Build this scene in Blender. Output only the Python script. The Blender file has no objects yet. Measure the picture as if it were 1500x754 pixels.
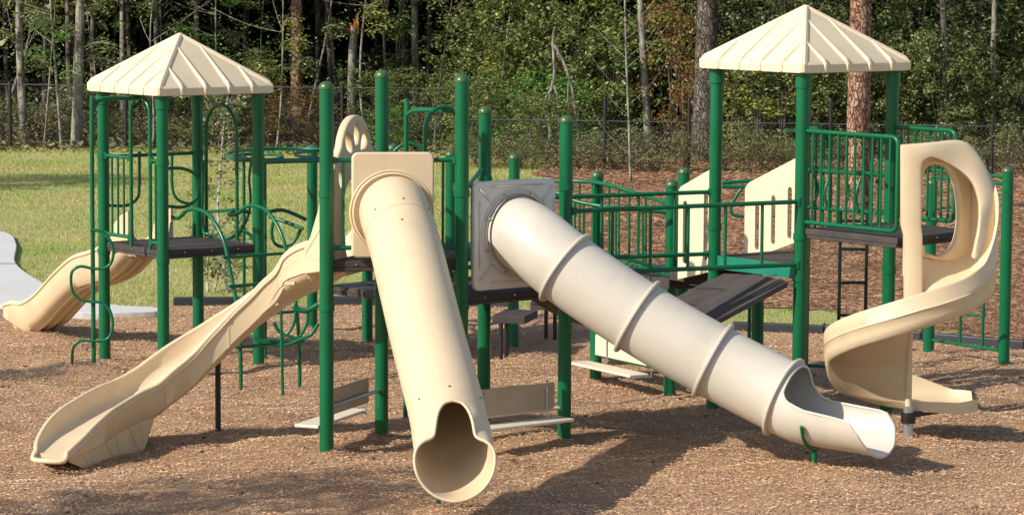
import bpy, bmesh, math, random
import numpy as np
from mathutils import Vector, Matrix
random.seed(7); rng = np.random.default_rng(11)
R = math.radians
sc = bpy.context.scene
# ------------------------------------------------------------------ camera, sky, sun, exposure
FPX = 4351.34; PITCH = math.atan((377+68.678)/FPX); ROLL = .0063; CAMH = 4.5137
cam_d = bpy.data.cameras.new('camera'); cam = bpy.data.objects.new('camera', cam_d)
sc.collection.objects.link(cam); sc.camera = cam
cam_d.sensor_width = 36; cam_d.lens = FPX/1500*36; cam_d.clip_start = .1; cam_d.clip_end = 600
cam.matrix_world = Matrix.Translation((0,0,CAMH)) @ Matrix.Rotation(math.pi/2-PITCH,4,'X') @ Matrix.Rotation(ROLL,4,'Z')
SUN_DIR = R(31); SUN_EL = R(34)          # shadows fall towards this heading (from +X, counter-clockwise)
w = bpy.data.worlds.new('World'); sc.world = w; w.use_nodes = True
wn = w.node_tree; bg = wn.nodes['Background']
sky = wn.nodes.new('ShaderNodeTexSky'); sky.sky_type = 'NISHITA'; sky.sun_disc = False
sky.sun_elevation = SUN_EL; sky.dust_density = 1.0; sky.ozone_density = 1.0
sx, sy = -math.cos(SUN_DIR), -math.sin(SUN_DIR)
sky.sun_rotation = math.atan2(sx, sy)
wn.links.new(sky.outputs[0], bg.inputs[0]); bg.inputs[1].default_value = .135
sd = bpy.data.lights.new('sun', 'SUN'); sd.energy = 4.5; sd.angle = R(.55); sd.color = (1,.94,.84)
so = bpy.data.objects.new('sun', sd); sc.collection.objects.link(so)
so.rotation_euler = Vector((sx*math.cos(SUN_EL), sy*math.cos(SUN_EL), math.sin(SUN_EL))).to_track_quat('Z','Y').to_euler()
sc.view_settings.view_transform = 'Standard'; sc.view_settings.look = 'None'
sc.view_settings.exposure = .30; sc.view_settings.gamma = 1; sc.view_settings.use_curve_mapping = False
sc.cycles.max_bounces = 6; sc.cycles.diffuse_bounces = 3; sc.cycles.transparent_max_bounces = 8
sc.cycles.use_denoising = True

# ------------------------------------------------------------------ helpers
def ray(px, py):
    u2 = px-750; v2 = 377-py; cr, sr = math.cos(ROLL), math.sin(ROLL)
    u = (u2*cr-v2*sr)/FPX; v = (u2*sr+v2*cr)/FPX; c, s = math.cos(PITCH), math.sin(PITCH)
    return u, c+v*s, -s+v*c
def at(px, py, d):
    r = ray(px, py); t = d/r[1]; return Vector((r[0]*t, d, CAMH+r[2]*t))
def atz(px, py, z=0):
    r = ray(px, py); t = (z-CAMH)/r[2]; return Vector((r[0]*t, r[1]*t, z))
def V(*a): return Vector(a)
def tag(o, label=None, cat=None, group=None, kind=None):
    if label: o['label'] = label
    if cat: o['category'] = cat
    if group: o['group'] = group
    if kind: o['kind'] = kind
    return o
def empty(name, loc, label, cat, group=None):
    o = bpy.data.objects.new(name, None); sc.collection.objects.link(o); o.location = loc
    bpy.context.view_layer.update()
    return tag(o, label, cat, group)
def link(name, me, mat, parent=None):
    o = bpy.data.objects.new(name, me); sc.collection.objects.link(o)
    if mat:
        me.materials.clear(); me.materials.append(mat)
    if parent is not None:
        o.parent = parent
        o.matrix_parent_inverse = Matrix.Translation(parent.location).inverted() if parent.type == 'EMPTY' else Matrix.Identity(4)
    return o
def catmull(pts, n=8, closed=False):
    P = [Vector(p) for p in pts]; out = []; m = len(P)
    rngi = range(m if closed else m-1)
    for i in rngi:
        if closed: a, b, c, d = P[(i-1)%m], P[i], P[(i+1)%m], P[(i+2)%m]
        else: a, b, c, d = P[max(i-1,0)], P[i], P[i+1], P[min(i+2,m-1)]
        for k in range(n):
            t = k/n
            out.append(.5*((2*b)+(c-a)*t+(2*a-5*b+4*c-d)*t*t+(-a+3*b-3*c+d)*t**3))
    if not closed: out.append(P[-1].copy())
    return out
class MB:
    def __init__(s): s.v = []; s.f = []; s.sm = []
    def add(s, vs, fs, smooth=False):
        o = len(s.v); s.v += [tuple(v) for v in vs]
        for f in fs: s.f.append(tuple(i+o for i in f)); s.sm.append(smooth)
        return s
    def tube(s, pts, r, n=10, closed=False, cap=True):
        P = [Vector(p) for p in pts]; Q = [P[0]]
        for p in P[1:]:
            if (p-Q[-1]).length > 1e-5: Q.append(p)
        P = Q; m = len(P)
        if m < 2: return s
        T = []
        for i in range(m):
            a = P[(i-1)%m] if closed else P[max(i-1,0)]; b = P[(i+1)%m] if closed else P[min(i+1,m-1)]
            T.append((b-a).normalized())
        up = Vector((0,0,1)) if abs(T[0].z) < .9 else Vector((1,0,0))
        N = (up-T[0]*up.dot(T[0])).normalized(); vs = []
        for i in range(m):
            if i: N = (N-T[i]*N.dot(T[i])).normalized()
            B = T[i].cross(N); rr = r[i] if isinstance(r,(list,tuple)) else r
            for k in range(n):
                a = 2*math.pi*k/n; vs.append(P[i]+(N*math.cos(a)+B*math.sin(a))*rr)
        fs = []
        for i in range(m if closed else m-1):
            j = (i+1)%m
            for k in range(n): fs.append((i*n+k, i*n+(k+1)%n, j*n+(k+1)%n, j*n+k))
        s.add(vs, fs, True)
        if cap and not closed:
            s.add(vs[:n], [tuple(range(n))[::-1]]); s.add(vs[-n:], [tuple(range(n))])
        return s
    def cyl(s, a, b, r, n=20): return s.tube([a,b], r, n)
    def dome(s, c, r, h, n=20, k=5):
        pts = []; vs = []; fs = []
        for i in range(k):
            a = math.pi/2*i/k
            for j in range(n):
                t = 2*math.pi*j/n; vs.append((c[0]+r*math.cos(a)*math.cos(t), c[1]+r*math.cos(a)*math.sin(t), c[2]+h*math.sin(a)))
        vs.append((c[0],c[1],c[2]+h))
        for i in range(k-1):
            for j in range(n): fs.append((i*n+j, i*n+(j+1)%n, (i+1)*n+(j+1)%n, (i+1)*n+j))
        for j in range(n): fs.append(((k-1)*n+j, (k-1)*n+(j+1)%n, k*n))
        return s.add(vs, fs, True)
    def prism(s, poly, z0, z1):
        n = len(poly); vs = [(p[0],p[1],z0) for p in poly]+[(p[0],p[1],z1) for p in poly]
        fs = [tuple(range(n))[::-1], tuple(range(n,2*n))]+[(i,(i+1)%n,n+(i+1)%n,n+i) for i in range(n)]
        return s.add(vs, fs)
    def slab(s, top, th):      # any planar quad/polygon in 3D thickened downwards
        n = len(top); vs = [Vector(p) for p in top]+[Vector(p)-V(0,0,th) for p in top]
        fs = [tuple(range(n)), tuple(range(n,2*n))[::-1]]+[(i,n+i,n+(i+1)%n,(i+1)%n) for i in range(n)]
        return s.add(vs, fs)
    def box(s, c, sx, sy, sz, rz=0):
        c = Vector(c); m = Matrix.Rotation(rz,3,'Z')
        vs = [c+m@V(x*sx/2,y*sy/2,z*sz/2) for z in (-1,1) for x,y in ((-1,-1),(1,-1),(1,1),(-1,1))]
        return s.add(vs, [(3,2,1,0),(4,5,6,7),(0,1,5,4),(1,2,6,5),(2,3,7,6),(3,0,4,7)])
    def bar(s, a, b, wd, ht):  # rectangular bar from a to b
        a = Vector(a); b = Vector(b); t = (b-a).normalized(); up = V(0,0,1) if abs(t.z) < .95 else V(1,0,0)
        sd_ = t.cross(up).normalized()*wd/2; u = sd_.cross(t).normalized()*ht/2
        vs = [p+x*sd_+y*u for p in (a,b) for x,y in ((-1,-1),(1,-1),(1,1),(-1,1))]
        return s.add(vs, [(3,2,1,0),(4,5,6,7),(0,1,5,4),(1,2,6,5),(2,3,7,6),(3,0,4,7)])
    def sweep(s, path, prof, cap=True):    # prof(i,n)->closed list of (lateral, up)
        P = [Vector(p) for p in path]; m = len(P); rows = []
        for i in range(m):
            t = P[min(i+1,m-1)]-P[max(i-1,0)]; t.z = 0
            if t.length < 1e-6: t = V(1,0,0)
            t.normalize(); lat = V(-t.y, t.x, 0)
            rows.append([P[i]+lat*a+V(0,0,b) for a,b in prof(i/(m-1))])
        k = len(rows[0]); vs = [v for r_ in rows for v in r_]; fs = []
        for i in range(m-1):
            for j in range(k): fs.append((i*k+j, i*k+(j+1)%k, (i+1)*k+(j+1)%k, (i+1)*k+j))
        s.add(vs, fs, True)
        if cap: s.add(rows[0], [tuple(range(k))]); s.add(rows[-1], [tuple(range(k))[::-1]])
        return s
    def build(s, name, mat, parent=None, bevel=0, seg=2, smooth_all=False, angle=None):
        me = bpy.data.meshes.new(name); me.from_pydata(s.v, [], s.f)
        me.polygons.foreach_set('use_smooth', [True if smooth_all else x for x in s.sm]); me.update()
        bm = bmesh.new(); bm.from_mesh(me); bmesh.ops.remove_doubles(bm, verts=bm.verts, dist=1e-5)
        bmesh.ops.recalc_face_normals(bm, faces=bm.faces)
        if angle is not None:
            for e in bm.edges:
                if len(e.link_faces)==2 and e.calc_face_angle(0) > angle: e.smooth = False
            for f in bm.faces: f.smooth = True
        else:
            for e in bm.edges:
                if len(e.link_faces)==2 and e.calc_face_angle(0) > R(50): e.smooth = False
        bm.to_mesh(me); bm.free()
        o = link(name, me, mat, parent)
        if bevel:
            b = o.modifiers.new('bevel','BEVEL'); b.width = bevel; b.segments = seg; b.limit_method = 'ANGLE'; b.angle_limit = R(40)
            b.harden_normals = False
        return o
def plate(name, outlines, org, ux, th, mat, parent, bev=.006):
    """outline(s) in (u, z) of a vertical plane through org along ux; later outlines are holes"""
    cu = bpy.data.curves.new(name, 'CURVE'); cu.dimensions = '2D'; cu.fill_mode = 'BOTH'
    cu.extrude = max(th/2-bev,.001); cu.bevel_depth = bev; cu.bevel_resolution = 1
    cu.offset = -bev
    for ol in outlines:
        sp = cu.splines.new('POLY'); sp.points.add(len(ol)-1)
        for p, q in zip(sp.points, ol): p.co = (q[0], q[1], 0, 1)
        sp.use_cyclic_u = True
    tmp = bpy.data.objects.new('tmp', cu); me = bpy.data.meshes.new_from_object(tmp)
    bpy.data.objects.remove(tmp); bpy.data.curves.remove(cu)
    ux = Vector(ux).normalized(); M = Matrix(((ux.x,0,ux.y,org[0]),(ux.y,0,-ux.x,org[1]),(0,1,0,0),(0,0,0,1)))
    me.transform(M); me.name = name
    return link(name, me, mat, parent)
def rrect(u0, u1, z0, z1, r, n=5):
    out = []
    for cx, cz, a0 in ((u1-r,z1-r,0),(u0+r,z1-r,90),(u0+r,z0+r,180),(u1-r,z0+r,270)):
        for k in range(n+1):
            a = R(a0+90*k/n); out.append((cx+r*math.cos(a), cz+r*math.sin(a)))
    return out
def sm2(pts, n=6):
    return [(p.x,p.y) for p in catmull([V(a,b,0) for a,b in pts], n, True)]

# ------------------------------------------------------------------ materials
def nodes(name):
    m = bpy.data.materials.new(name); m.use_nodes = True; nt = m.node_tree
    return m, nt, nt.nodes['Principled BSDF']
def N(nt, t, **kw):
    n = nt.nodes.new('ShaderNode'+t)
    for k, v in kw.items(): setattr(n, k, v)
    return n
def ramp(nt, fac, stops):
    r = N(nt,'ValToRGB'); e = r.color_ramp.elements
    while len(e) < len(stops): e.new(.5)
    for el, (p, c) in zip(e, stops): el.position = p; el.color = (*c,1)
    nt.links.new(fac, r.inputs[0]); return r.outputs[0]
def noise(nt, scale, detail=4, rough=.55, stretch=None):
    n = N(nt,'TexNoise'); n.inputs['Scale'].default_value = scale; n.inputs['Detail'].default_value = detail; n.inputs['Roughness'].default_value = rough
    tc = N(nt,'TexCoord')
    if stretch:
        mp = N(nt,'Mapping'); mp.inputs['Scale'].default_value = stretch; nt.links.new(tc.outputs['Object'], mp.inputs[0]); nt.links.new(mp.outputs[0], n.inputs[0])
    else: nt.links.new(tc.outputs['Object'], n.inputs[0])
    return n.outputs[0]
def bump(nt, h, bs, strength, dist):
    b = N(nt,'Bump'); b.inputs['Strength'].default_value = strength; b.inputs['Distance'].default_value = dist
    nt.links.new(h, b.inputs['Height']); nt.links.new(b.outputs[0], bs.inputs['Normal'])
def simple(name, c1, c2, scale=3, rough=.4, bs_=.1, bd=.01, bscale=60, spec=.5, metal=0, stretch=None, rr=.08):
    m, nt, b = nodes(name)
    nt.links.new(ramp(nt, noise(nt, scale, 6, .6, stretch), [(.3,c1),(.7,c2)]), b.inputs['Base Color'])
    b.inputs['Specular IOR Level'].default_value = spec; b.inputs['Metallic'].default_value = metal
    rn = N(nt,'MapRange'); rn.inputs['To Min'].default_value = rough-rr; rn.inputs['To Max'].default_value = rough+rr
    nt.links.new(noise(nt, scale*2.3, 5), rn.inputs[0]); nt.links.new(rn.outputs[0], b.inputs['Roughness'])
    if bs_: bump(nt, noise(nt, bscale, 3), b, bs_, bd)
    return m
def plastic(name, c, rough=.42):
    """rotomoulded plastic: faint orange-peel, chalky patches and scuffs"""
    m, nt, b = nodes(name)
    d = tuple(x*.86 for x in c); l = tuple(min(1,x*1.04) for x in c)
    base = ramp(nt, noise(nt, 2.2, 8, .65), [(.25,d),(.5,c),(.75,l)])
    scuff = ramp(nt, noise(nt, 9, 7, .75, (1,1,.25)), [(.60,(0,0,0)),(.78,(1,1,1))])
    mx = N(nt,'Mix', data_type='RGBA'); nt.links.new(scuff, mx.inputs[0]); nt.links.new(base, mx.inputs[6])
    mx.inputs[7].default_value = (c[0]*.72,c[1]*.68,c[2]*.62,1)
    mm = N(nt,'Math', operation='MULTIPLY'); nt.links.new(scuff, mm.inputs[0]); mm.inputs[1].default_value = .3; nt.links.new(mm.outputs[0], mx.inputs[0])
    nt.links.new(mx.outputs[2], b.inputs['Base Color'])
    rn = N(nt,'MapRange'); rn.inputs['To Min'].default_value = rough-.1; rn.inputs['To Max'].default_value = rough+.14
    nt.links.new(noise(nt, 5, 6), rn.inputs[0]); nt.links.new(rn.outputs[0], b.inputs['Roughness'])
    b.inputs['Specular IOR Level'].default_value = .4
    bump(nt, noise(nt, 45, 3), b, .12, .004)
    return m
M_GREEN = simple('green_powder_coat', (.0015,.10,.036), (.003,.125,.046), 2.5, .3, .05, .004, 90, spec=.38)
M_GREEN_SHADED = simple('green_coat_painted_shade', (.002,.014,.010), (.003,.02,.014), 2.5, .34, .05, .004, 90)  # green coat with the shade under the deck put into its colour
M_CAP = simple('olive_green_cap', (.035,.085,.02), (.06,.12,.035), 8, .36, .05, .004, 90)
M_TAN = plastic('tan_plastic', (.66,.51,.325))
M_TAN2 = plastic('warm_tan_plastic', (.63,.485,.305))
M_ROOF = plastic('cream_roof_plastic', (.75,.60,.395), .5)
M_GREY = plastic('pale_grey_plastic', (.575,.515,.425), .42)
M_PANEL = simple('cream_panel', (.68,.555,.37), (.73,.60,.41), 3, .5, .05)
M_BENCH = simple('taupe_bench_panel', (.40,.31,.21), (.46,.36,.25), 4, .5, .08)
M_SEAT = simple('cream_bench_seat', (.66,.57,.44), (.72,.63,.5), 4, .45, .08)
M_STEEL = simple('galvanised_steel', (.42,.43,.44), (.55,.56,.57), 12, .35, .1, .004, 60, metal=.8)
M_BLACK = simple('black_post_coat', (.01,.008,.008), (.02,.015,.014), 6, .45, .05)
M_BORDER = simple('black_border_plastic', (.018,.018,.022), (.035,.035,.042), 4, .55, .2, .01, 30)
M_BOLT = simple('bright_bolt', (.5,.5,.5), (.6,.6,.6), 10, .25, 0, metal=1)
def deck_mat():
    m, nt, b = nodes('brown_coated_deck')
    nt.links.new(ramp(nt, noise(nt,4,6), [(.3,(.046,.038,.035)),(.7,(.075,.063,.057))]), b.inputs['Base Color']); b.inputs['Roughness'].default_value = .8; b.inputs['Specular IOR Level'].default_value = .25
    vo = N(nt,'TexVoronoi'); vo.inputs['Scale'].default_value = 26; tc = N(nt,'TexCoord'); nt.links.new(tc.outputs['Object'], vo.inputs['Vector'])
    bump(nt, vo.outputs['Distance'], b, .15, .004); return m
M_DECK = deck_mat()
def bark(name, c1, c2, c3, scale=7, stretch=(1,1,.3), st=.9):
    m, nt, b = nodes(name); n1 = noise(nt, scale, 8, .7, stretch)
    nt.links.new(ramp(nt, n1, [(.40,c1),(.50,c2),(.62,c3)]), b.inputs['Base Color']); b.inputs['Roughness'].default_value = .9
    b.inputs['Specular IOR Level'].default_value = .15
    bump(nt, n1, b, st, .06); return m
M_BPALE = bark('pale_grey_bark', (.10,.085,.07), (.24,.215,.175), (.38,.35,.29), 9)
def plate_bark(name, dark, cols, sc_=9, st=(1,1,.4)):
    m, nt, b = nodes(name); tc = N(nt,'TexCoord'); mp = N(nt,'Mapping'); mp.inputs['Scale'].default_value = st; nt.links.new(tc.outputs['Object'], mp.inputs[0])
    ad = N(nt,'Mix', data_type='VECTOR'); ad.inputs[0].default_value = .12; nz = N(nt,'TexNoise'); nz.inputs['Scale'].default_value = 9; nz.inputs['Detail'].default_value = 5; nt.links.new(mp.outputs[0], nz.inputs[0]); nt.links.new(mp.outputs[0], ad.inputs[4]); nt.links.new(nz.outputs['Color'], ad.inputs[5])
    v1 = N(nt,'TexVoronoi', feature='DISTANCE_TO_EDGE'); v1.inputs['Scale'].default_value = sc_; nt.links.new(ad.outputs[1], v1.inputs['Vector'])
    v2 = N(nt,'TexVoronoi'); v2.inputs['Scale'].default_value = sc_; nt.links.new(ad.outputs[1], v2.inputs['Vector'])
    sp = N(nt,'SeparateColor'); nt.links.new(v2.outputs['Color'], sp.inputs[0]); col = ramp(nt, sp.outputs[0], [(i/(len(cols)-1), c) for i, c in enumerate(cols)])
    edge = ramp(nt, v1.outputs['Distance'], [(.0,(.25,.25,.25)),(.10,(1,1,1))])
    mx = N(nt,'Mix', data_type='RGBA'); nt.links.new(edge, mx.inputs[0]); mx.inputs[6].default_value = (*dark,1); nt.links.new(col, mx.inputs[7])
    m2 = N(nt,'Mix', data_type='RGBA', blend_type='MULTIPLY'); m2.inputs[0].default_value = .7; nt.links.new(mx.outputs[2], m2.inputs[6]); nt.links.new(ramp(nt, noise(nt, 26, 6, .7), [(.35,(.45,.45,.45)),(.65,(1.2,1.2,1.2))]), m2.inputs[7])
    nt.links.new(m2.outputs[2], b.inputs['Base Color']); b.inputs['Roughness'].default_value = .9; b.inputs['Specular IOR Level'].default_value = .15
    bump(nt, edge, b, 1, .05); return m
M_BPINE = plate_bark('red_brown_pine_bark', (.045,.022,.014), [(.22,.10,.06),(.36,.19,.12),(.46,.30,.21),(.30,.16,.10)], 17, (1,1,.5))
M_BROUGH = plate_bark('rough_grey_pine_bark', (.02,.016,.013), [(.10,.08,.062),(.16,.13,.10),(.22,.185,.15)], 15, (1,1,.5))
M_BDARK = bark('dark_grey_bark', (.035,.028,.022), (.10,.082,.066), (.19,.16,.13), 8)
M_BWHITE = bark('white_birch_bark', (.22,.19,.15), (.52,.47,.40), (.68,.64,.56), 14, (1,1,1.4), .4)
M_WOODRAW = bark('fresh_split_wood', (.35,.13,.03), (.6,.28,.08), (.75,.42,.16), 20)
def leaf_mat(name, cols, trans=.35, rough=.38, var=None):
    m, nt, b = nodes(name); g = N(nt,'NewGeometry'); n = len(cols)
    col = ramp(nt, g.outputs['Random Per Island'], [(i/(n-1)*.98+.01, c) for i, c in enumerate(cols)])
    if var:
        m2 = N(nt,'Mix', data_type='RGBA', blend_type='MULTIPLY'); m2.inputs[0].default_value = 1; nt.links.new(col, m2.inputs[6])
        nt.links.new(ramp(nt, noise(nt, var[0], 5, .6), [(.36,var[1]),(.64,var[2])]), m2.inputs[7]); col = m2.outputs[2]
    nt.links.new(col, b.inputs['Base Color']); b.inputs['Roughness'].default_value = rough; b.inputs['Specular IOR Level'].default_value = .35
    if trans:
        t = N(nt,'BsdfTranslucent'); mx = N(nt,'MixShader'); mx.inputs[0].default_value = trans
        nt.links.new(col, t.inputs[0]); nt.links.new(b.outputs[0], mx.inputs[1]); nt.links.new(t.outputs[0], mx.inputs[2])
        nt.links.new(mx.outputs[0], nt.nodes['Material Output'].inputs[0])
    return m
M_LGREEN = leaf_mat('green_leaves', [(.03,.045,.014),(.11,.145,.038),(.22,.255,.075),(.34,.37,.13),(.06,.085,.022)])
M_LDARK = leaf_mat('dark_leaves', [(.018,.032,.011),(.055,.08,.025),(.14,.165,.058),(.25,.27,.11)])
M_LBRIGHT = leaf_mat('bright_green_leaves', [(.06,.14,.025),(.11,.23,.04),(.16,.30,.05),(.22,.34,.07)])
M_LYEL = leaf_mat('yellow_green_leaves', [(.12,.16,.03),(.24,.27,.06),(.36,.35,.09),(.16,.2,.04)])
M_LAUT = leaf_mat('russet_autumn_leaves', [(.22,.13,.03),(.33,.2,.06),(.28,.12,.04),(.15,.13,.03),(.38,.26,.09)])
M_LPALE = leaf_mat('olive_pale_leaves', [(.12,.14,.05),(.24,.25,.10),(.32,.31,.15),(.10,.12,.04)])
M_LSHADE = leaf_mat('leaves_painted_shade', [(.016,.028,.010),(.035,.05,.018),(.055,.07,.028)], .15, .6)  # leaf colours darkened to stand for the gloom inside the woods
M_BRUSH = leaf_mat('dry_brush', [(.10,.09,.04),(.18,.15,.07),(.09,.11,.03),(.25,.2,.11)], .15, .8)
M_CHIP = leaf_mat('wood_chips', [(.37,.21,.118),(.54,.335,.195),(.65,.425,.255),(.71,.48,.30),(.56,.355,.21),(.81,.63,.45)], 0, .8, (.9,(.80,.74,.70),(1.08,1.06,1.02)))
M_STRAW = leaf_mat('pine_needles', [(.28,.15,.085),(.37,.215,.125),(.45,.29,.18),(.18,.08,.04)], .1, .8, (.5,(.72,.68,.65),(1.15,1.1,1.05)))
M_BLADE = leaf_mat('grass_blades', [(.22,.33,.055),(.34,.42,.085),(.47,.43,.15),(.50,.42,.22),(.24,.30,.06)], .3, .6, (.33,(.68,.90,.55),(1.42,1.12,1.35)))
def ground_mat(name, cols, s1, s2, bstr, bd):
    m, nt, b = nodes(name)
    a = noise(nt, s1, 4); c = noise(nt, s2, 8, .75)
    mx = N(nt,'Mix', data_type='FLOAT'); mx.inputs[0].default_value = .55; nt.links.new(a, mx.inputs[2]); nt.links.new(c, mx.inputs[3])
    k = len(cols); nt.links.new(ramp(nt, mx.outputs[0], [(.32+.36*i/(k-1), q) for i, q in enumerate(cols)]), b.inputs['Base Color'])
    b.inputs['Roughness'].default_value = .95; b.inputs['Specular IOR Level'].default_value = .1
    bump(nt, c, b, bstr, bd); return m
M_MULCH = ground_mat('mulch_base', [(.34,.20,.115),(.49,.305,.18),(.59,.385,.235)], 1.1, 55, 1, .03)
M_LAWN = ground_mat('lawn', [(.52,.42,.23),(.38,.38,.13),(.25,.33,.07)], .45, 22, .8, .04)
M_SGROUND = ground_mat('pine_straw_ground', [(.22,.12,.068),(.33,.19,.11),(.42,.26,.165)], .9, 30, 1, .05)
M_FLOOR = ground_mat('forest_floor', [(.05,.035,.02),(.13,.09,.055),(.22,.16,.10)], .6, 14, 1, .08)
M_CONC = ground_mat('pale_concrete', [(.50,.48,.45),(.57,.55,.515),(.62,.60,.56)], .6, 40, .15, .004)

# ------------------------------------------------------------------ the setting
def hfield(x, y):
    h = -.02+.022*np.sin(x*1.7+y*.9)+.014*np.sin(x*3.1-y*2.3+1)+.012*np.sin(x*5.3+y*4.1+2)+.010*np.sin(y*6.7-x*3.9)+.006*np.sin(x*13+y*7)+.006*np.sin(y*15-x*9+1)
    for mx_, my_, a, r in MOUNDS: h = h+a*np.exp(-((x-mx_)**2+(y-my_)**2)/r**2)
    return h
MOUNDS = [(-4.5,31.5,.11,.45),(3.66,27.25,.10,.5),(2.8,25.9,.05,.5),(-3.4,26.6,.04,.6),(-5.6,35.0,.08,.7),(-.9,24.0,.03,.5),(.1,27.9,.05,.6),(-1.4,26.9,.04,.4),(3.2,25.2,.05,.5),(-4.9,32.5,.06,.4)]+[(x_,y_,.03,.17) for x_, y_ in ((-4.49,32.55),(-3.73,31.6),(-2.78,32.36),(-3.54,33.3),(-1.66,26.5),(-.46,26.68),(.5,27.44),(-.265,28.4),(-1.22,27.63),(2.77,28.43),(2.01,29.39),(.9,31.55),(1.63,30.35),(5.45,32.6),(4.75,33.55),(-2.39,35.3),(-1.69,34.55),(.02,34.1),(-2.33,30.3),(-.585,23.88))]+[(3.9,25.0,-.035,.5),(-.35,22.9,-.035,.45),(-4.5,25.4,-.035,.45),(4.6,27.4,-.03,.4)]
def sheet(name, poly, z, mat, kind='structure'):
    me = bpy.data.meshes.new(name); me.from_pydata([(x,y,z) for x,y in poly], [], [tuple(range(len(poly)))])
    return tag(link(name, me, mat), kind=kind)
# ground: one sheet to the horizon, leaf litter under the woods
sheet('ground', [(-260,-60),(260,-60),(260,420),(-260,420)], -.13, M_FLOOR)
def wavy(pts, amp=.12, n=10, seed=0):
    P = catmull([V(a,b,0) for a,b in pts], n, True); rr = random.Random(seed)
    return [(p.x+rr.uniform(-amp,amp), p.y+rr.uniform(-amp,amp)) for p in P]
B = [atz(*q)[:2] for q in ((-200,442),(0,448),(240,448),(370,447),(560,446),(745,450),(1070,484),(1240,490),(1500,512),(1700,532))]
# mulch bed: a gently heaped surface
def mulch_bed():
    xs = np.arange(-9.5,9.5,.1); ys = np.arange(17.0,38.9,.1); X, Y = np.meshgrid(xs, ys)
    bx = [b[0] for b in B]; by = [b[1] for b in B]
    lim = np.interp(X, bx, by); Yc = np.minimum(Y, lim)
    Z = hfield(X, Yc)*np.clip((lim-Y)/1.0,0,1)
    v = np.stack([X,Yc,Z],-1).reshape(-1,3); nx = len(xs); ny = len(ys)
    idx = np.arange(nx*ny).reshape(ny,nx)
    keep = (Y < lim+.1)[:-1,:-1]
    f = np.stack([idx[:-1,:-1],idx[:-1,1:],idx[1:,1:],idx[1:,:-1]],-1)[keep]
    me = bpy.data.meshes.new('mulch_ground'); me.from_pydata(v.tolist(), [], f.tolist())
    me.polygons.foreach_set('use_smooth', [True]*len(me.polygons))
    tag(link('mulch_ground', me, M_MULCH), kind='structure')
mulch_bed()
lawn = [(-60,17)]+[(-9.5,17)]+[(-9.5,B[1][1])]+[(b[0],b[1]-.02) for b in B[1:]]+[(9.5,B[-1][1]),(9.5,17),(60,17),(60,69)]+wavy([(30,67.5),(12,67),(4,66.5),(-2,67.8),(-12,68.3),(-30,69)],.2,6,3)[:-6]+[(-60,69)]
sheet('lawn', lawn, -.012, M_LAWN)
straw = wavy([atz(*q)[:2] for q in ((805,238),(790,300),(800,380),(860,440),(1000,452),(1150,452),(1270,462),(1360,482),(1500,503),(1750,528),(1900,300),(1750,228),(1400,228),(1100,232),(920,236))],.22,8,5)
sheet('pine_straw_ground', straw, -.006, M_SGROUND)
path = catmull([V(*atz(*q)[:2],0) for q in ((-260,335),(-60,338),(8,345),(24,362),(23,390),(60,418),(110,440),(165,452),(228,456),(226,462),(100,463),(0,452),(-100,446),(-300,440))], 6, True)
mb = MB(); mb.prism([(p.x,p.y) for p in path], -.05, .055); tag(mb.build('path', M_CONC, bevel=.012), kind='structure')
for (a_, b_) in (((-40,386),(23,386)),((-150,350),(-60,446))):
    p_, q_ = atz(*a_,.058), atz(*b_,.058); mb = MB(); mb.bar(p_, q_, .02, .008); tag(mb.build('path_joint', M_FLOOR), kind='structure')

# scattered small stuff: one mesh each (rows of tiny quads)
def quads(name, C, U, W, mat, kind='stuff', tri=False, parent=None, fold=None):
    n = len(C)
    if fold is not None:   # leaf: 4 corners of a diamond with the middle bent
        P = np.stack([C-U, C+W*.9+fold, C+U, C-W*.9+fold], 1)
    elif tri: P = np.stack([C-W, C+W, C+U], 1)
    else: P = np.stack([C-U-W, C+U-W, C+U+W, C-U+W], 1)
    k = P.shape[1]; me = bpy.data.meshes.new(name)
    me.vertices.add(n*k); me.vertices.foreach_set('co', P.reshape(-1).astype(np.float32))
    me.loops.add(n*k); me.loops.foreach_set('vertex_index', np.arange(n*k, dtype=np.int32))
    me.polygons.add(n); me.polygons.foreach_set('loop_start', np.arange(n, dtype=np.int32)*k); me.polygons.foreach_set('loop_total', np.full(n,k,dtype=np.int32))
    me.update(calc_edges=True)
    o = link(name, me, mat, parent)
    if kind: tag(o, kind=kind)
    return o
def rdir(n, zs=1.0):
    a = rng.uniform(0,2*np.pi,n); z = rng.uniform(-1,1,n)*zs; r = np.sqrt(np.maximum(1-z*z,0)); return np.stack([r*np.cos(a), r*np.sin(a), z],-1)
def view_scatter(n, d0, d1, margin=1.06, p=1.0):
    d = (rng.uniform(0,1,n)*(d1**(p+1)-d0**(p+1))+d0**(p+1))**(1/(p+1)); x = rng.uniform(-1,1,n)*d*.1724*margin; return x, d
def chips():
    x, d = view_scatter(290000, 22.4, 38.6, 1.15, .3)
    lim = np.interp(x, [b[0] for b in B], [b[1] for b in B])
    k = d < lim-.02; x, d, lim = x[k], d[k], lim[k]; n = len(x)
    z = hfield(x,d)*np.clip(lim-d,0,1)+rng.uniform(.002,.02,n)
    U = rdir(n,.16)*rng.uniform(.006,.017,n)[:,None]; W = np.cross(U, rdir(n,1)); W /= np.linalg.norm(W,axis=1)[:,None]+1e-9; W *= rng.uniform(.0025,.0065,n)[:,None]; W[:,2] *= .45
    quads('wood_chip_mulch', np.stack([x,d,z],-1), U, W, M_CHIP)
chips()
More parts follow.
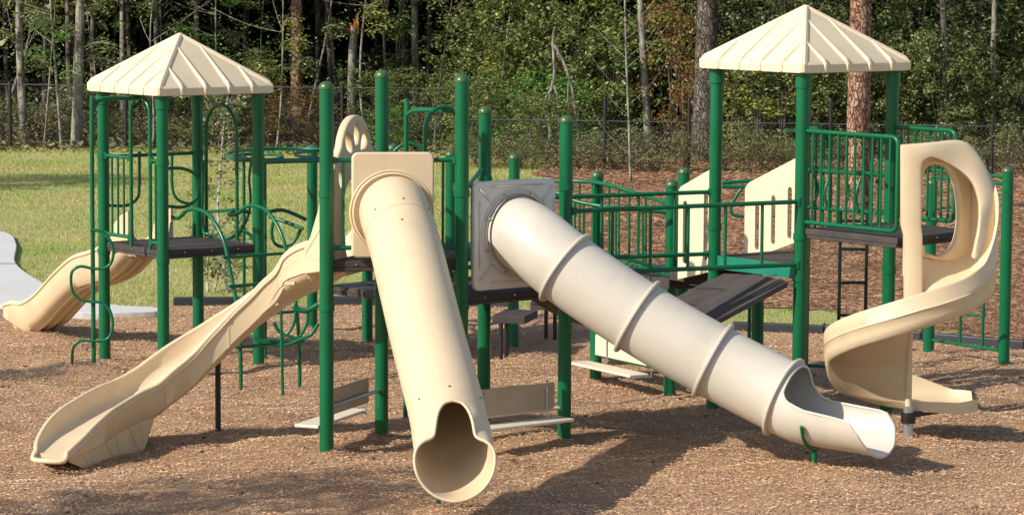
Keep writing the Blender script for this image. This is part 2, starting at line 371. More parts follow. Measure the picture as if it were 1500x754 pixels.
def fallen():
    x, d = view_scatter(420, 22.6, 36, 1.1, .5); n = len(x); z = hfield(x,d)+.022
    U = rdir(n,.4)*rng.uniform(.018,.04,n)[:,None]; W = np.cross(U, rdir(n,1)); W /= np.linalg.norm(W,axis=1)[:,None]+1e-9; W *= rng.uniform(.012,.022,n)[:,None]
    quads('fallen_leaves', np.stack([x,d,z],-1), U, W, leaf_mat('fallen_leaf', [(.09,.04,.02),(.24,.12,.05),(.42,.30,.16),(.14,.08,.04)], .1, .7), fold=np.cross(U,W)*6)
fallen()
def inpoly(x, y, poly):
    r = np.zeros(len(x), bool); j = len(poly)-1
    for i in range(len(poly)):
        xi, yi = poly[i][:2]; xj, yj = poly[j][:2]
        c = ((yi > y) != (yj > y)) & (x < (xj-xi)*(y-yi)/((yj-yi)+1e-12)+xi); r ^= c; j = i
    return r
PATHP = [(p.x,p.y) for p in path]
def vnoise(x, y, s, seed=0):
    return (np.sin(x*s+seed)+np.sin(y*s*1.13+seed*2.1+x*s*.4)+np.sin((x*.7-y*.8)*s*1.9+seed*.7)+np.sin((x+y)*s*.53+seed*1.3))/4
def grass():
    x, d = view_scatter(230000, 33.5, 68, 1.12, .2)
    lim = np.interp(x, [b[0] for b in B], [b[1] for b in B])
    k = (d > lim+.05) & ~inpoly(x,d,PATHP)
    st = inpoly(x,d,straw); k &= ~st | (rng.uniform(0,1,len(x)) < .04)
    k &= rng.uniform(0,1,len(x)) < .62+.45*vnoise(x,d,.8)
    x, d = x[k], d[k]; n = len(x)
    C = np.stack([x,d,np.full(n,-.012)],-1); W = rdir(n,.1)*.006*(d[:,None]/34); U = np.stack([rng.normal(0,.02,n), rng.normal(0,.02,n), rng.uniform(.02,.055,n)],-1)
    quads('lawn_grass', C, U, W, M_BLADE, tri=True)
grass()
def needles():
    x, d = view_scatter(190000, 33.5, 68, 1.15, .2); k = inpoly(x,d,straw); x, d = x[k], d[k]; n = len(x)
    C = np.stack([x,d,rng.uniform(.0,.03,n)],-1); U = rdir(n,.12)*rng.uniform(.02,.06,n)[:,None]; W = np.cross(U, rdir(n,1)); W /= np.linalg.norm(W,axis=1)[:,None]+1e-9; W *= .005*(d[:,None]/40)
    quads('pine_straw', C, U, W, M_STRAW)
needles()
def litter():
    n = 30000; x = rng.uniform(-16,16,n); d = rng.uniform(60,80,n); k = (d > 66.6+.9*vnoise(x,d,.5)); x, d = x[k], d[k]; n = len(x)
    C = np.stack([x,d,rng.uniform(-.04,.10,n)],-1); U = rdir(n,.6)*rng.uniform(.03,.10,n)[:,None]; W = np.cross(U, rdir(n,1))*.4
    quads('leaf_litter', C, U, W, M_BRUSH)
litter()
# border timbers between mulch and lawn
def borders():
    runs = [((250,372),'short black plastic border run in front of the young birch'),((484,748),'black plastic border run behind the middle of the playground'),((1066,1500),'long black plastic border run on the right beside the pine straw')]
    for (a, b), lab in runs:
        e = empty('border_edging', atz((a+b)/2, 470, 0), lab, 'edging', 'black border edging round the mulch')
        p0x = [atz(px, 450+(0 if px < 800 else (px-800)*.085))[0] for px in (a, b)]
        n = max(1, round((p0x[1]-p0x[0])/1.22))
        xs = np.linspace(p0x[0], p0x[1], n+1)
        for i in range(n):
            x0, x1 = xs[i]+.01, xs[i+1]-.01; y0, y1 = (float(np.interp(q, [c[0] for c in B], [c[1] for c in B]))+.03 for q in (x0, x1))
            m = MB(); m.bar((x0,y0,.03),(x1,y1,.03+random.uniform(-.01,.01)),.09,.16); m.cyl((x1,y1,-.1),(x1,y1,.125),.03,10)
            m.build('border_timber', M_BORDER, e, bevel=.015)
borders()

# ------------------------------------------------------------------ the play structure: shared frame
PHI = .6738; S = 1.22
def e(a, l=1): return V(math.cos(a)*l, math.sin(a)*l, 0)
EU = e(PHI); ED = e(PHI-math.pi/2)          # deck edge directions: right-back and right-front
A = V(-4.493,32.547,0); Bp = A+ED*S; Cc = Bp+EU*S; Dd = A+EU*S
P1 = V(-1.663,26.496,0); TH = PHI-math.pi/6
P2 = P1+e(TH,S); P5 = P1+e(TH+math.pi/3,S); P3 = P2+EU*S; P4 = P5+EU*S
Fp = V(2.774,28.435,0); Lp = Fp-ED*S; Rp = Fp+EU*S; Kp = Lp+EU*S
PR = .0635
def post(root, p, top, cap=True, zb=-.15, collar=False, mat=None, rings=()):
    m = MB()
    for z in rings: m.tube([V(p.x,p.y,z-.03),V(p.x,p.y,z+.03)],PR+.009,24)
    m.cyl((p.x,p.y,zb),(p.x,p.y,top-(.05 if cap else 0)),PR,24)
    if collar: m.cyl((p.x,p.y,top-.16),(p.x,p.y,top-.001),PR+.012,24)
    o = m.build('post', mat or M_GREEN, root)
    if cap:
        c = MB(); c.cyl((p.x,p.y,top-.062),(p.x,p.y,top-.045),PR+.006,24); c.dome((p.x,p.y,top-.045),PR+.005,.052,24)
        c.build('post_cap', M_CAP, o)
    return o
def pipe(root, pts, r=.021, name='rail', mat=None, smooth=True, n=6):
    m = MB(); P = catmull(pts, n) if smooth and len(pts) > 2 else pts
    m.tube(P, r, 10); return m.build(name, mat or M_GREEN, root)
def clamp(m, p, r=PR+.008, h=.05): m.cyl((p.x,p.y,p.z-h/2),(p.x,p.y,p.z+h/2),r,20)
def deck(root, poly, z, th=.06, name='deck'):
    m = MB(); c = sum((Vector(p) for p in poly), V(0,0,0))/len(poly)
    m.prism([(p[0],p[1]) for p in poly], z-th, z)
    # seams and rim lip
    for i in range(len(poly)):
        a, b = Vector(poly[i]), Vector(poly[(i+1)%len(poly)]); m.bar(V(a.x,a.y,z-th-.018)+(c-V(a.x,a.y,c.z)).normalized()*.03,V(b.x,b.y,z-th-.018)+(c-V(b.x,b.y,c.z)).normalized()*.03,.03,.034)
    o = m.build(name, M_DECK, root, bevel=.008)
    for i in range(len(poly)):
        a, b = Vector(poly[i]), Vector(poly[(i+1)%len(poly)]); nrm = (b-a).cross(V(0,0,1)).normalized()
        if nrm.dot((a+b)/2-c) < 0: nrm = -nrm
        if nrm.y > -.2: continue
        for t in (.22,.5,.78):
            bl = MB(); q = a.lerp(b,t)+nrm*.002; q.z = z-th*.5; bl.tube([q-nrm*.01,q+nrm*.008],.009,8); bl.build('bolt', M_BOLT, o)
    return o
def guard(root, a, b, z0, z1, n, r=.021, rp=.0125, name='guardrail', skip=(), corner=.06, mat=None):
    """a pipe-framed guard panel with upright pickets from point a to b"""
    a = Vector(a); b = Vector(b); m = MB(); za0, za1 = (z0 if isinstance(z0,tuple) else (z0,z0)); zb0, zb1 = (z1 if isinstance(z1,tuple) else (z1,z1))
    m.tube([V(a.x,a.y,za0),V(b.x,b.y,za1)], r, 10); m.tube([V(a.x,a.y,zb0),V(b.x,b.y,zb1)], r, 10)
    for i in range(n):
        if i in skip: continue
        t = (i+1)/(n+1); p = a.lerp(b,t); m.tube([V(p.x,p.y,za0*(1-t)+za1*t),V(p.x,p.y,zb0*(1-t)+zb1*t)], rp, 8)
    for q, zz in ((a,za0),(a,zb0),(b,za1),(b,zb1)):
        m.tube([V(q.x,q.y,zz-.035),V(q.x,q.y,zz+.035)], r+.008, 10)
    return m.build(name, mat or M_GREEN, root)
def roof(root, ctr, half_diag, ang, ez, az, mat):
    """ribbed pyramid roof with a turned-down edge"""
    cs = [V(ctr.x,ctr.y,0)+e(ang+math.pi/2*k, half_diag) for k in range(4)]; ap = V(ctr.x,ctr.y,az); bh = .095
    m = MB()
    def rc(c0, s_):     # rounded corner points
        d = (V(ctr.x,ctr.y,0)-c0).normalized(); return c0+d*s_
    ring = []
    for k in range(4):
        p, q, n_ = cs[k-1], cs[k], cs[(k+1)%4]; rr_ = .09
        a = q+(p-q).normalized()*rr_; b = q+(n_-q).normalized()*rr_
        for t in (0,.25,.5,.75,1): ring.append(a*(1-t)**2+q*2*t*(1-t)+b*t*t)
    K = len(ring); vs = []; c3 = V(ctr.x,ctr.y,0)
    for sc_, z in ((.975,ez),(1.0,ez+.006),(1.0,ez+bh-.015),(.985,ez+bh+.005)):
        vs += [c3+(p-c3)*sc_+V(0,0,z) for p in ring]
    vs += [c3+(p-c3)*.02+V(0,0,az) for p in ring]
    vs += [c3+(p-c3)*.02+V(0,0,az-.03) for p in ring]
    vs += [c3+(p-c3)*.955+V(0,0,ez+bh-.04) for p in ring]
    vs += [c3+(p-c3)*.955+V(0,0,ez) for p in ring]
    L = 8
    fs = [((i%L)*K+j,(i%L)*K+(j+1)%K,((i+1)%L)*K+(j+1)%K,((i+1)%L)*K+j) for i in range(L) for j in range(K)]
    m.add(vs, fs, False)
    m.dome((ctr.x,ctr.y,az-.02),.05,.045,12)
    ze = ez+bh
    for k in range(4):
        q = cs[k]; d = (c3-q).normalized(); q2 = q+d*.055
        m.tube([q2+V(0,0,ez+.012),q2+V(0,0,ze-.02),q2+d*.03+V(0,0,ze+.01),ap-V(0,0,.005)], [.036,.04,.044,.032], 10)
        p, n_ = cs[k], cs[(k+1)%4]; mid = (p+n_)/2; inw = (c3-mid).normalized(); along = (n_-p).normalized(); hl = (n_-p).length/2
        for f_ in (-.60,-.20,.20,.60):
            u0 = mid+along*hl*f_; run = hl*(1-abs(f_)); run = min(run, hl*.93)
            slope = (az-ze)/hl; top = u0+inw*(run-.03)+V(0,0,ze+slope*(run-.03)+.004)
            u = u0+inw*.004
            m.tube([u+V(0,0,ez+.012),u+V(0,0,ze-.02),u+inw*.03+V(0,0,ze+.022),top], [.022,.025,.027,.014], 8)
    return m.build('roof', mat, root, angle=R(28))
def arch(root, a, b, z0, z1, r=.021, name='entry_arch'):
    a = Vector(a); b = Vector(b); w_ = (b-a).length/2; c = (a+b)/2; u = (b-a).normalized(); pts = [V(a.x,a.y,z0)]
    for k in range(13):
        t = math.pi*(1-k/12); pts.append(c+u*w_*math.cos(t)+V(0,0,z1-w_+w_*math.sin(t)))
    pts.append(V(b.x,b.y,z0)); return pipe(root, pts, r, name, smooth=False)

# ---- left tower
lt = empty('play_tower', (A+Cc)/2, 'small left tower with a cream pyramid roof on four dark green posts beside the lawn', 'play tower')
for p in (A,Bp,Cc,Dd): post(lt, p, 3.0, cap=False, collar=True, rings=(1.22,2.27))
deck(lt, [A,Bp,Cc,Dd], 1.325)
roof(lt, (A+Cc)/2, 1.055, PHI+math.pi/4, 2.98, 3.60, M_ROOF)
guard(lt, A+ED*.06, A+ED*.55, 1.42, 2.28, 3); guard(lt, A+ED*1.0, Bp-ED*.06, 1.40, 2.28, 1)
arch(lt, A+ED*.58, A+ED*.97, 1.33, 2.95)
arch(lt, Dd+ED*.177, Dd+ED*.80, 1.33, 2.82)
pipe(lt, [A+V(0,0,2.26), Dd+V(0,0,2.26)], .02, smooth=False)
pipe(lt, [at(160,301,32.6),at(185,301,32.7),at(200,292,32.75),at(204,275,32.78),at(204,222,32.78)], .017, 'handle')
pipe(lt, [at(252,222,33.2),at(252,270,33.2),at(258,290,33.2),at(275,298,33.25),at(287,294,33.28)], .017, 'handle')
pipe(lt, [at(244,247,31.9),at(268,247,32.0),at(286,256,32.1),at(292,275,32.1),at(287,292,32.1),at(270,303,32.0),at(246,302,31.9)], .018, 'handle')
pipe(lt, [at(297,235,33.1),at(297,330,33.1),at(305,343,33.05),at(322,351,33),at(343,345,32.9),at(356,332,32.8),at(362,318,32.7)], .018, 'handle')
pipe(lt, [at(303,310,33.1),at(348,307,32.7)], .018, smooth=False)
# ---- snake pole climber on the left tower
cpb = V(-4.476,31.56,0)
sp = empty('pole_climber', cpb, 'upright pole with an S-shaped green pipe snaking round it at the far left tower', 'climber')
top = A+ED*.775+V(0,0,2.94)
pipe(sp, [cpb+V(0,0,-.1), cpb+V(0,0,2.72), cpb+(V(top.x,top.y,0)-cpb)*.06+V(0,0,2.86), cpb+(V(top.x,top.y,0)-cpb)*.25+V(0,0,2.94), top], .024, 'pole', n=8)
pipe(sp, [at(x,y,31.50) for x,y in ((133,337),(148,339),(160,350),(166,368),(162,386),(150,393),(135,393),(118,390),(106,397),(104,412),(107,428),(117,438),(135,442),(150,443),(161,455),(165,474),(161,492),(150,499),(135,499),(118,499),(109,506),(106,518),(106,545))], .016, 'snake_rung')
# ---- curved ladder at the left tower
cl = empty('arch_climber', Bp+EU*.6+ED*1.2, 'curved ladder of two bowed green pipes leaning on the front of the left tower', 'climber')
for t_, nm in ((.12,0),(.86,1)):
    b0 = Bp+EU*t_
    pipe(cl, [b0+ED*q+V(0,0,z) for q,z in ((.0,1.68),(.12,1.68),(.3,1.775),(.5,1.80),(.75,1.74),(1.0,1.51),(1.12,1.21),(1.25,.83),(1.31,.4),(1.32,-.1))], .021, 'stringer')
for q,z in ((1.08,1.34),(1.19,1.05),(1.27,.74),(1.31,.42)):
    pipe(cl, [Bp+EU*.06+ED*q+V(0,0,z), Bp+EU*.92+ED*q+V(0,0,z)], .017, 'rung', smooth=False)
# ---- wave slide behind the left tower
def trough(w_, hr, hs, th=.03, rim=.03):
    """closed U section: bed width w_, rim height hr above bed, skirt depth hs"""
    out = []; a = w_/2
    inner = [(-a,hr),(-a+.012,hr*.45),(-a+.05,hr*.12),(-a*.5,.005),(0,0),(a*.5,.005),(a-.05,hr*.12),(a-.012,hr*.45),(a,hr)]
    outer = [(a+rim*.5,hr+.012),(a+rim,hr),(a+rim+.004,hr-.03),(a+rim-.012,hr-.04),(a+rim*.6,-hs*.5),(a*.8,-hs),(-a*.8,-hs),(-a-rim*.6,-hs*.5),(-a-rim+.012,hr-.04),(-a-rim-.004,hr-.03),(-a-rim,hr),(-a-rim*.5,hr+.012)]
    return inner+outer
sA = A+EU*.61
ws = empty('wave_slide', sA-ED*1.6, 'low tan wave slide at the far left ending by the concrete path', 'slide')
hz = [(0,1.30),(.2,1.28),(.6,1.05),(1.0,.93),(1.4,.83),(1.85,.60),(2.3,.33),(2.65,.20),(2.92,.20),(3.08,.215)]
pth = catmull([sA-ED*q*.95+V(-.0,0,z) for q,z in hz], 6)
m = MB(); m.sweep(pth, lambda t: trough(.48, .19-.08*max(0,(t-.85)/.15), .17-.10*max(0,(t-.8)/.2))); m.build('slide_chute', M_TAN2, ws)
for off in (-.12,0,.12):
    m = MB(); m.tube([p+EU*off+V(0,0,-.175) for p in pth[6:-12]], .028, 8); m.build('underside_rib', M_TAN2, ws)
for s_ in (-1,1):
    m = MB(); m.sweep([p for p in catmull([sA+EU*s_*.27-ED*q+V(0,0,z) for q,z in ((0,1.5),(.2,1.5),(.38,1.42))],4)], lambda t: [(-.02,-.28),(.02,-.28),(.02,.16*(1-t)),(-.02,.16*(1-t))]); m.build('side_wing', M_TAN2, ws, bevel=.01)
for q_ in (2.5,2.74):
    m = MB(); c0 = sA-ED*q_; m.box(c0+V(0,0,.0), .42,.11,.34, PHI+math.pi/2*0); m.build('foot', M_TAN2, ws, bevel=.02)
# ---- ring climber between the left tower and the middle tower
rc = empty('overhead_ring_climber', V(-2.6,34.2,0), 'green overhead pipe rings held at head height between the left and middle towers', 'climber')
def ell(c, a, b, z, n=28): return [V(c[0]+a*math.cos(2*math.pi*k/n), c[1]+b*math.sin(2*math.pi*k/n), z) for k in range(n)]
for (c, a, b, z, nm) in (((-2.62,34.2),.66,1.0,2.19,'ring'),((-2.05,34.1),.45,.7,2.20,'ring'),((-2.95,34.1),.3,.55,2.16,'ring')):
    m = MB(); m.tube(ell(c,a,b,z), .02, 10, closed=True); m.build(nm, M_GREEN, rc)
pipe(rc, [at(386,238,33.05),at(486,235,32.6)], .02, smooth=False); pipe(rc, [at(386,218,35.1),at(470,218,35.5)], .02, smooth=False)
post(rc, V(-2.39,35.35,0), 2.22)
for px, d_, y1 in ((357,34.3,224),(388,33.1,240)):
    t_ = at(px, y1, d_); pipe(rc, [V(t_.x,t_.y,-.05), V(t_.x,t_.y,t_.z)], .019, 'upright', smooth=False)
pipe(rc, [at(x,y,33.4) for x,y in ((386,314),(400,309),(415,308),(432,314),(449,322))], .022, 'seat_bar'); pipe(rc, [at(394,317,33.2),at(415,324,33.1),at(444,335,33.0)], .022, 'seat_bar', smooth=False)
pipe(rc, [at(x,y,33.2) for x,y in ((402,319),(398,338),(401,354),(411,361),(424,359),(434,349),(441,334))], .019, 'seat_loop')
pipe(rc, [at(x,y,33.6) for x,y in ((368,238),(365,262),(367,290),(363,318),(352,340),(346,352))], .015, 'hanging_loop')
pipe(rc, [at(305,347,33.4),at(322,350,33.4),at(345,345,33.5),at(362,318,33.6)], .015, 'hanging_loop'); pipe(rc, [at(334,315,33.5),at(352,309,33.5),at(366,311,33.6)], .024, 'grip'); pipe(rc, [at(352,338,33.8),at(364,342,33.8),at(372,352,33.8)], .02, 'grip')
pipe(rc, [at(337,420,33.5),at(366,418,33.5)], .017, 'rung', smooth=False)
# ---- loop climber below, in front of the middle tower
lc = empty('loop_climber', V(-2.33,30.4,0), 'low tangle of bent green pipe loops with one upright pole, beneath the long tan slide', 'climber')
q_ = at(414,462,30.3); pipe(lc, [V(q_.x,q_.y,-.05), V(q_.x-.02,q_.y,1.0)], .016, 'pole', smooth=False)
for pts, r in ((((430,448),(439,454),(451,454),(466,446)),.03),(((373,494),(392,502),(418,505),(439,497),(456,489),(466,474)),.02),(((433,456),(431,472),(423,486),(404,499),(386,497)),.016),(((451,456),(449,475),(439,493)),.016),(((401,472),(410,486),(430,494),(445,497)),.018)):
    pipe(lc, [at(x,y,30.9) for x,y in pts], r, 'loop')

# ---- middle tower
ct = empty('play_tower', (P1+P4)/2, 'roofless middle tower of tall dark green posts with dome caps between the two tube slides', 'play tower')
for p, h in ((P1,3.36),(P2,3.42),(P5,3.42),(P3,3.02),(P4,3.05)): post(ct, p, h, rings=(1.34,2.36))
deck(ct, [P1,P2,P5], 1.755); deck(ct, [P2,P3,P4,P5], 1.43)
E12 = (P2-P1).normalized()
for (u0, u1) in ((.06,.24),(.94,1.16)):
    g = MB()
    for z in (1.875,2.66): g.tube([P1+E12*u0+V(0,0,z), P1+E12*u1+V(0,0,z)], .021, 10); g.tube([P1+E12*(u0 if u0 < .5 else u1)+V(0,0,z-.03), P1+E12*(u0 if u0 < .5 else u1)+V(0,0,z+.03)], .032, 10)
    um = (u0+u1)/2; g.tube([P1+E12*um+V(0,0,1.875), P1+E12*um+V(0,0,2.66)], .013, 8); g.build('guardrail', M_GREEN, ct)
pipe(ct, [P2+(P4-P2)*.05+V(0,0,2.36), at(705,248,28.1)], .02, smooth=False)
guard(ct, P5+EU*.15, P5+EU*.45, 1.52, 2.36, 2); guard(ct, P4-EU*.35, P4-EU*.06, 1.52, 2.30, 2)
arch(ct, P5+EU*.50, P5+EU*.92, 1.44, 3.06)
rail = [P5+EU*.71+V(0,0,3.06), P5+EU*.71-ED*.15+V(0,0,3.05), P5+EU*.71-ED*.55+V(0,0,3.02), P5+EU*.71-ED*.68+V(0,0,2.93), P5+EU*.71-ED*.72+V(0,0,2.7), P5+EU*.71-ED*.72+V(0,0,-.1)]
pipe(ct, [at(650,162,28.1),at(625,161,28.4),at(607,162,28.6),at(598,168,28.7),at(595,182,28.72),V(at(595,182,28.72).x,28.72,-.1)], .024, 'climbing_pole')
pipe(ct, [at(577,222,29.4),at(588,213,29.4),at(600,210,29.4),at(611,213,29.4),at(622,224,29.4)], .017, 'handle')
# ---- low rear deck
rd = empty('rear_platform', V(-.8,34.6,0), 'low dark platform with short capped green posts behind the middle tower', 'platform')
for x, y in ((-1.69,34.55),(-1.44,35.6),(-.72,34.55),(.02,34.1)): post(rd, V(x,y,0), 2.22)
deck(rd, [V(-2.1,33.6,0),V(-1.25,32.75,0),V(-.6,33.5,0),V(-1.45,34.4,0)], .74)
deck(rd, [V(-1.4,34.4,0),V(-.7,33.6,0),V(.1,34.1,0),V(-.6,35.3,0)], 1.10)
# ---- transfer steps
ts = empty('transfer_steps', V(.35,32.6,0), 'dark stepped transfer platform in the shade under the middle tower', 'steps')
for k, (x0, x1, y0, y1, z) in enumerate(((-.22,.15,33.2,33.7,.46),(.2,.6,32.3,33.2,.72),(.4,.85,31.7,32.7,.92),(.55,1.1,31.1,32.1,1.12))):
    m = MB(); m.prism([(x0,y0),(x1,y0-.1),(x1+.15,y1),(x0+.15,y1+.1)], z-.09, z); m.build('step', M_DECK, ts, bevel=.01)
for px, py, d_, z in ((734,463,33.2,.42),(742,463,33.4,.42),(800,463,34.8,.75),(813,463,34.8,.75)):
    q_ = at(px,py,d_); m = MB(); m.cyl((q_.x,q_.y,-.05),(q_.x,q_.y,z),.024,10); m.build('leg', M_BLACK, ts)
m = MB(); m.prism([(.25,34.3),(.62,34.2),(.75,35.0),(.35,35.1)], .68,.76); m.build('step', M_DECK, ts, bevel=.01)

# ---- tube slides
def frames(path):
    P = [Vector(p) for p in path]; m_ = len(P); out = []
    for i in range(m_):
        T = (P[min(i+1,m_-1)]-P[max(i-1,0)]).normalized(); lat = T.cross(V(0,0,1)).normalized(); up = lat.cross(T).normalized(); out.append((P[i],T,lat,up))
    return out
def resample(P, step):
    L = [0]
    for a, b in zip(P, P[1:]): L.append(L[-1]+(b-a).length)
    n = max(2, int(L[-1]/step)); out = []; j = 0
    for k in range(n+1):
        s_ = L[-1]*k/n
        while j < len(L)-2 and L[j+1] < s_: j += 1
        t = (s_-L[j])/max(L[j+1]-L[j],1e-9); out.append(P[j].lerp(P[j+1],t))
    return out, L[-1]
ENDT = [(0,.06),(40,.07),(66,.10),(78,.18),(86,.34),(89,.55),(91,.74),(97,.86),(115,.94),(145,.99),(180,1.0)]
ENDT2 = [(0,.04),(14,.08),(24,.22),(34,.48),(50,.62),(68,.72),(90,.82),(115,.90),(145,.96),(180,1)]
def tube_slide(root, ctrl, n_body, r, mat, rings, flange, exit_len=1.0, seams=(), th=.011, endt=ENDT, flare=.055, pinch=0):
    """ctrl: control points; the last part after control index n_body is the open exit section"""
    full = catmull(ctrl, 10); body = full[:n_body*10+1]; ext = full[n_body*10:]
    body, Lb = resample(body, .07); ext, Le = resample(ext, .03)
    NT = 96; m_ = MB(); fr = frames(body)
    th_ = [2*math.pi*k/NT for k in range(NT)]
    def ringpts(f, rad): return [f[0]+(f[3]*math.cos(a)+f[2]*math.sin(a))*rad for a in th_]
    fe = frames(ext); fe[0] = fr[-1]
    fr_all = fr
    for rad in (r, r-th):
        vs = []
        for f in fr_all: vs += ringpts(f, rad)
        fs = [(i*NT+k, i*NT+(k+1)%NT, (i+1)*NT+(k+1)%NT, (i+1)*NT+k) for i in range(len(fr_all)-1) for k in range(NT)]
        m_.add(vs, fs, True)
    tb = m_.build('tube', mat, root)
    # exit section: rows stretched so that their last row follows the cut
    E_ = MB(); xs_ = [q[0] for q in endt]; ys_ = [q[1] for q in endt]; NR = 26; edge = [None]*NT
    def pos(s_, a, rad):
        x = min(s_/Le,1)*(len(fe)-1); i = min(int(x),len(fe)-2); t = x-i
        P_ = fe[i][0].lerp(fe[i+1][0],t); lat = fe[i][2].lerp(fe[i+1][2],t); up = fe[i][3].lerp(fe[i+1][3],t)
        return P_+(up*math.cos(a)+lat*math.sin(a))*rad
    for k_, rad in enumerate((r+.004, r-th)):
        vs = []
        for i in range(NR+1):
            for k, a in enumerate(th_):
                ad = math.degrees(a); ad = ad if ad <= 180 else 360-ad
                send = float(np.interp(ad, xs_, ys_))*Le*exit_len; s_ = -.02+(send+.02)*i/NR
                fl = .0
                if ad > 60: fl = flare*max(0,(s_/Le-.45)/.55)**2
                fl -= pinch*r*math.exp(-((ad-50)/19)**2)*max(0,(i/NR-.25)/.75)**1.5
                p_ = pos(max(s_,0), a, rad+fl)
                vs.append(p_)
                if i == NR and k_ == 0: edge[k] = pos(max(s_,0), a, r-.004+fl)
        fs = [(i*NT+k, i*NT+(k+1)%NT, (i+1)*NT+(k+1)%NT, (i+1)*NT+k) for i in range(NR) for k in range(NT)]
        E_.add(vs, fs, True)
    E_.tube(edge, .013, 8, closed=True)
    ex = E_.build('exit_section', mat, root)
    for s_ in rings:
        i = min(int(s_*(len(fr)-1)+.5), len(fr)-1); f = fr[i]; R_ = MB(); o_, T = f[0], f[1]
        prof = [(-.016,r-.002),(-.016,r+.034),(-.010,r+.041),(.010,r+.041),(.016,r+.034),(.016,r-.002)]
        vs = []; K = len(prof)
        for k in range(NT):
            dr = f[3]*math.cos(th_[k])+f[2]*math.sin(th_[k])
            for (x, rr_) in prof: vs.append(o_+T*x+dr*rr_)
        fs = [(k*K+j, k*K+(j+1)%K, ((k+1)%NT)*K+(j+1)%K, ((k+1)%NT)*K+j) for k in range(NT) for j in range(K)]
        R_.add(vs, fs, True); R_.build('joint_flange', mat, root, angle=R(40))
    for s_ in seams:
        i = min(int(s_*(len(fr)-1)+.5), len(fr)-1); m2 = MB(); m2.tube(ringpts(fr[i], r+.0005), .005, 6, closed=True); m2.build('joint_seam', mat, root)
    return tb, fr, fe
# tan tube slide
tt = empty('tube_slide', V(-.6,24.6,0), 'straight tan tube slide running down towards the camera from a square tan panel', 'slide', )
ps = P1+E12*.58
NF = V(E12.y,-E12.x,0)
plate('entry_panel', [rrect(.22,.96,1.79,2.735,.06)], P1+NF*.045, E12, .06, M_TAN, tt, .015)
m = MB()
for k in range(2):
    rr_ = .372-.026*k; m.tube([ps+NF*(.070+.006*k)+E12*rr_*math.cos(a)+V(0,0,2.20+rr_*math.sin(a)) for a in [2*math.pi*j/48 for j in range(48)]], .012, 8, closed=True)
m.build('entry_collar', M_TAN, tt)
m = MB(); m.tube([ps-NF*.02+V(0,0,2.20), ps+NF*.10+V(0,0,2.20)], .345, 48, cap=False); m.build('entry_collar', M_TAN, tt)
ctrl = [V(-1.06,26.60,2.21),V(-1.05,26.44,2.195),V(-1.00,26.22,2.09),V(-.93,25.95,1.92),V(-.82,25.45,1.595),V(-.70,24.9,1.245),V(-.588,24.40,.945),V(-.53,24.12,.79),V(-.485,23.82,.645),V(-.455,23.52,.555),V(-.44,23.2,.52)]
tube_slide(tt, ctrl, 8, .316, M_TAN, (), None, seams=(.15,.995), endt=ENDT2, flare=.02, pinch=.29)
tfr = frames(resample(catmull(ctrl,10)[:81],.07)[0])
for i_, a_ in ((6,0),(6,50),(6,-50),(len(tfr)-4,2),(len(tfr)-4,52),(len(tfr)-4,-52),(10,12),(len(tfr)//2,-70)):
    f = tfr[i_]; dr = f[3]*math.cos(R(a_))+f[2]*math.sin(R(a_)); m = MB(); m.tube([f[0]+dr*.314,f[0]+dr*.322],.009,8); m.build('bolt', M_BDARK, tt)
m = MB(); f0 = V(-.585,23.88,0); m.cyl(f0+V(0,0,-.1), f0+V(0,0,.28), .024, 12); m.build('support_leg', M_GREEN, tt)
# grey tube slide
gt = empty('tube_slide', V(1.6,26.3,0), 'pale grey tube slide curving to the right, its scooped exit held on a green fork', 'slide')
NG = ED.copy(); psg = P2+EU*.56+NG*.05
plate('entry_panel', [rrect(.09,1.04,1.47,2.46,.07)], P2+NG*.045, EU, .055, plastic('grey_plastic_lightened_for_shade', (.66,.62,.545), .45), gt, .015)  # the slide's grey plastic, lightened in colour to offset this panel's shade
m = MB()
zc = 1.98; uc = .58
for (du, dz, du2, dz2) in ((-.42,.42,-.29,.28),(.42,.42,.29,.28),(-.42,-.42,-.29,-.28),(.42,-.42,.29,-.28)):
    a_ = P2+EU*(uc+du-.012)+NG*.075+V(0,0,zc+dz*.98); b_ = P2+EU*(uc+du2)+NG*.075+V(0,0,zc+dz2*.98); m.tube([a_,b_], .012, 6)
for du, dz, du2, dz2 in ((-.3,.43,.3,.43),(-.43,.3,-.43,-.3),(.43,.3,.43,-.3),(-.3,-.44,.3,-.44)):
    m.tube([P2+EU*(uc+du)+NG*.074+V(0,0,zc+dz), P2+EU*(uc+du2)+NG*.074+V(0,0,zc+dz2)], .008, 6)
m.build('embossed_rib', M_GREY, gt)
m = MB()
for rr_, o_ in ((.40,.068),(.362,.078)): m.tube([P2+EU*uc+NG*o_+EU*rr_*math.cos(a)+V(0,0,zc+rr_*math.sin(a)) for a in [2*math.pi*j/48 for j in range(48)]], .013, 8, closed=True)
m.tube([P2+EU*uc-NG*.02+V(0,0,zc), P2+EU*uc+NG*.12+V(0,0,zc)], .35, 48, cap=False)
m.build('entry_collar', M_GREY, gt)
for k in range(8):
    m = MB(); a = 2*math.pi*(k+.5)/8; q_ = P2+EU*(uc+.378*math.cos(a))+NG*.09+V(0,0,zc+.378*math.sin(a)); m.tube([q_,q_+NG*.022], .010, 8); m.build('bolt', M_BOLT, gt)
cg = P2+EU*uc+V(0,0,zc)
ctrl = [cg+NG*.0, cg+NG*.12-V(0,0,.01), at(783,355,26.80), at(806,374,26.70), at(830,393,26.63), at(878,427,26.55), at(930,461,26.47), at(986,495,26.39), at(1043,527,26.31), at(1098,556,26.22), at(1148,581,26.10), at(1178,594,26.00), at(1210,600,25.90), at(1246,604,25.77), at(1290,605,25.60)]
_, gfr, gfe = tube_slide(gt, ctrl, 10, .330, M_GREY, (), None)
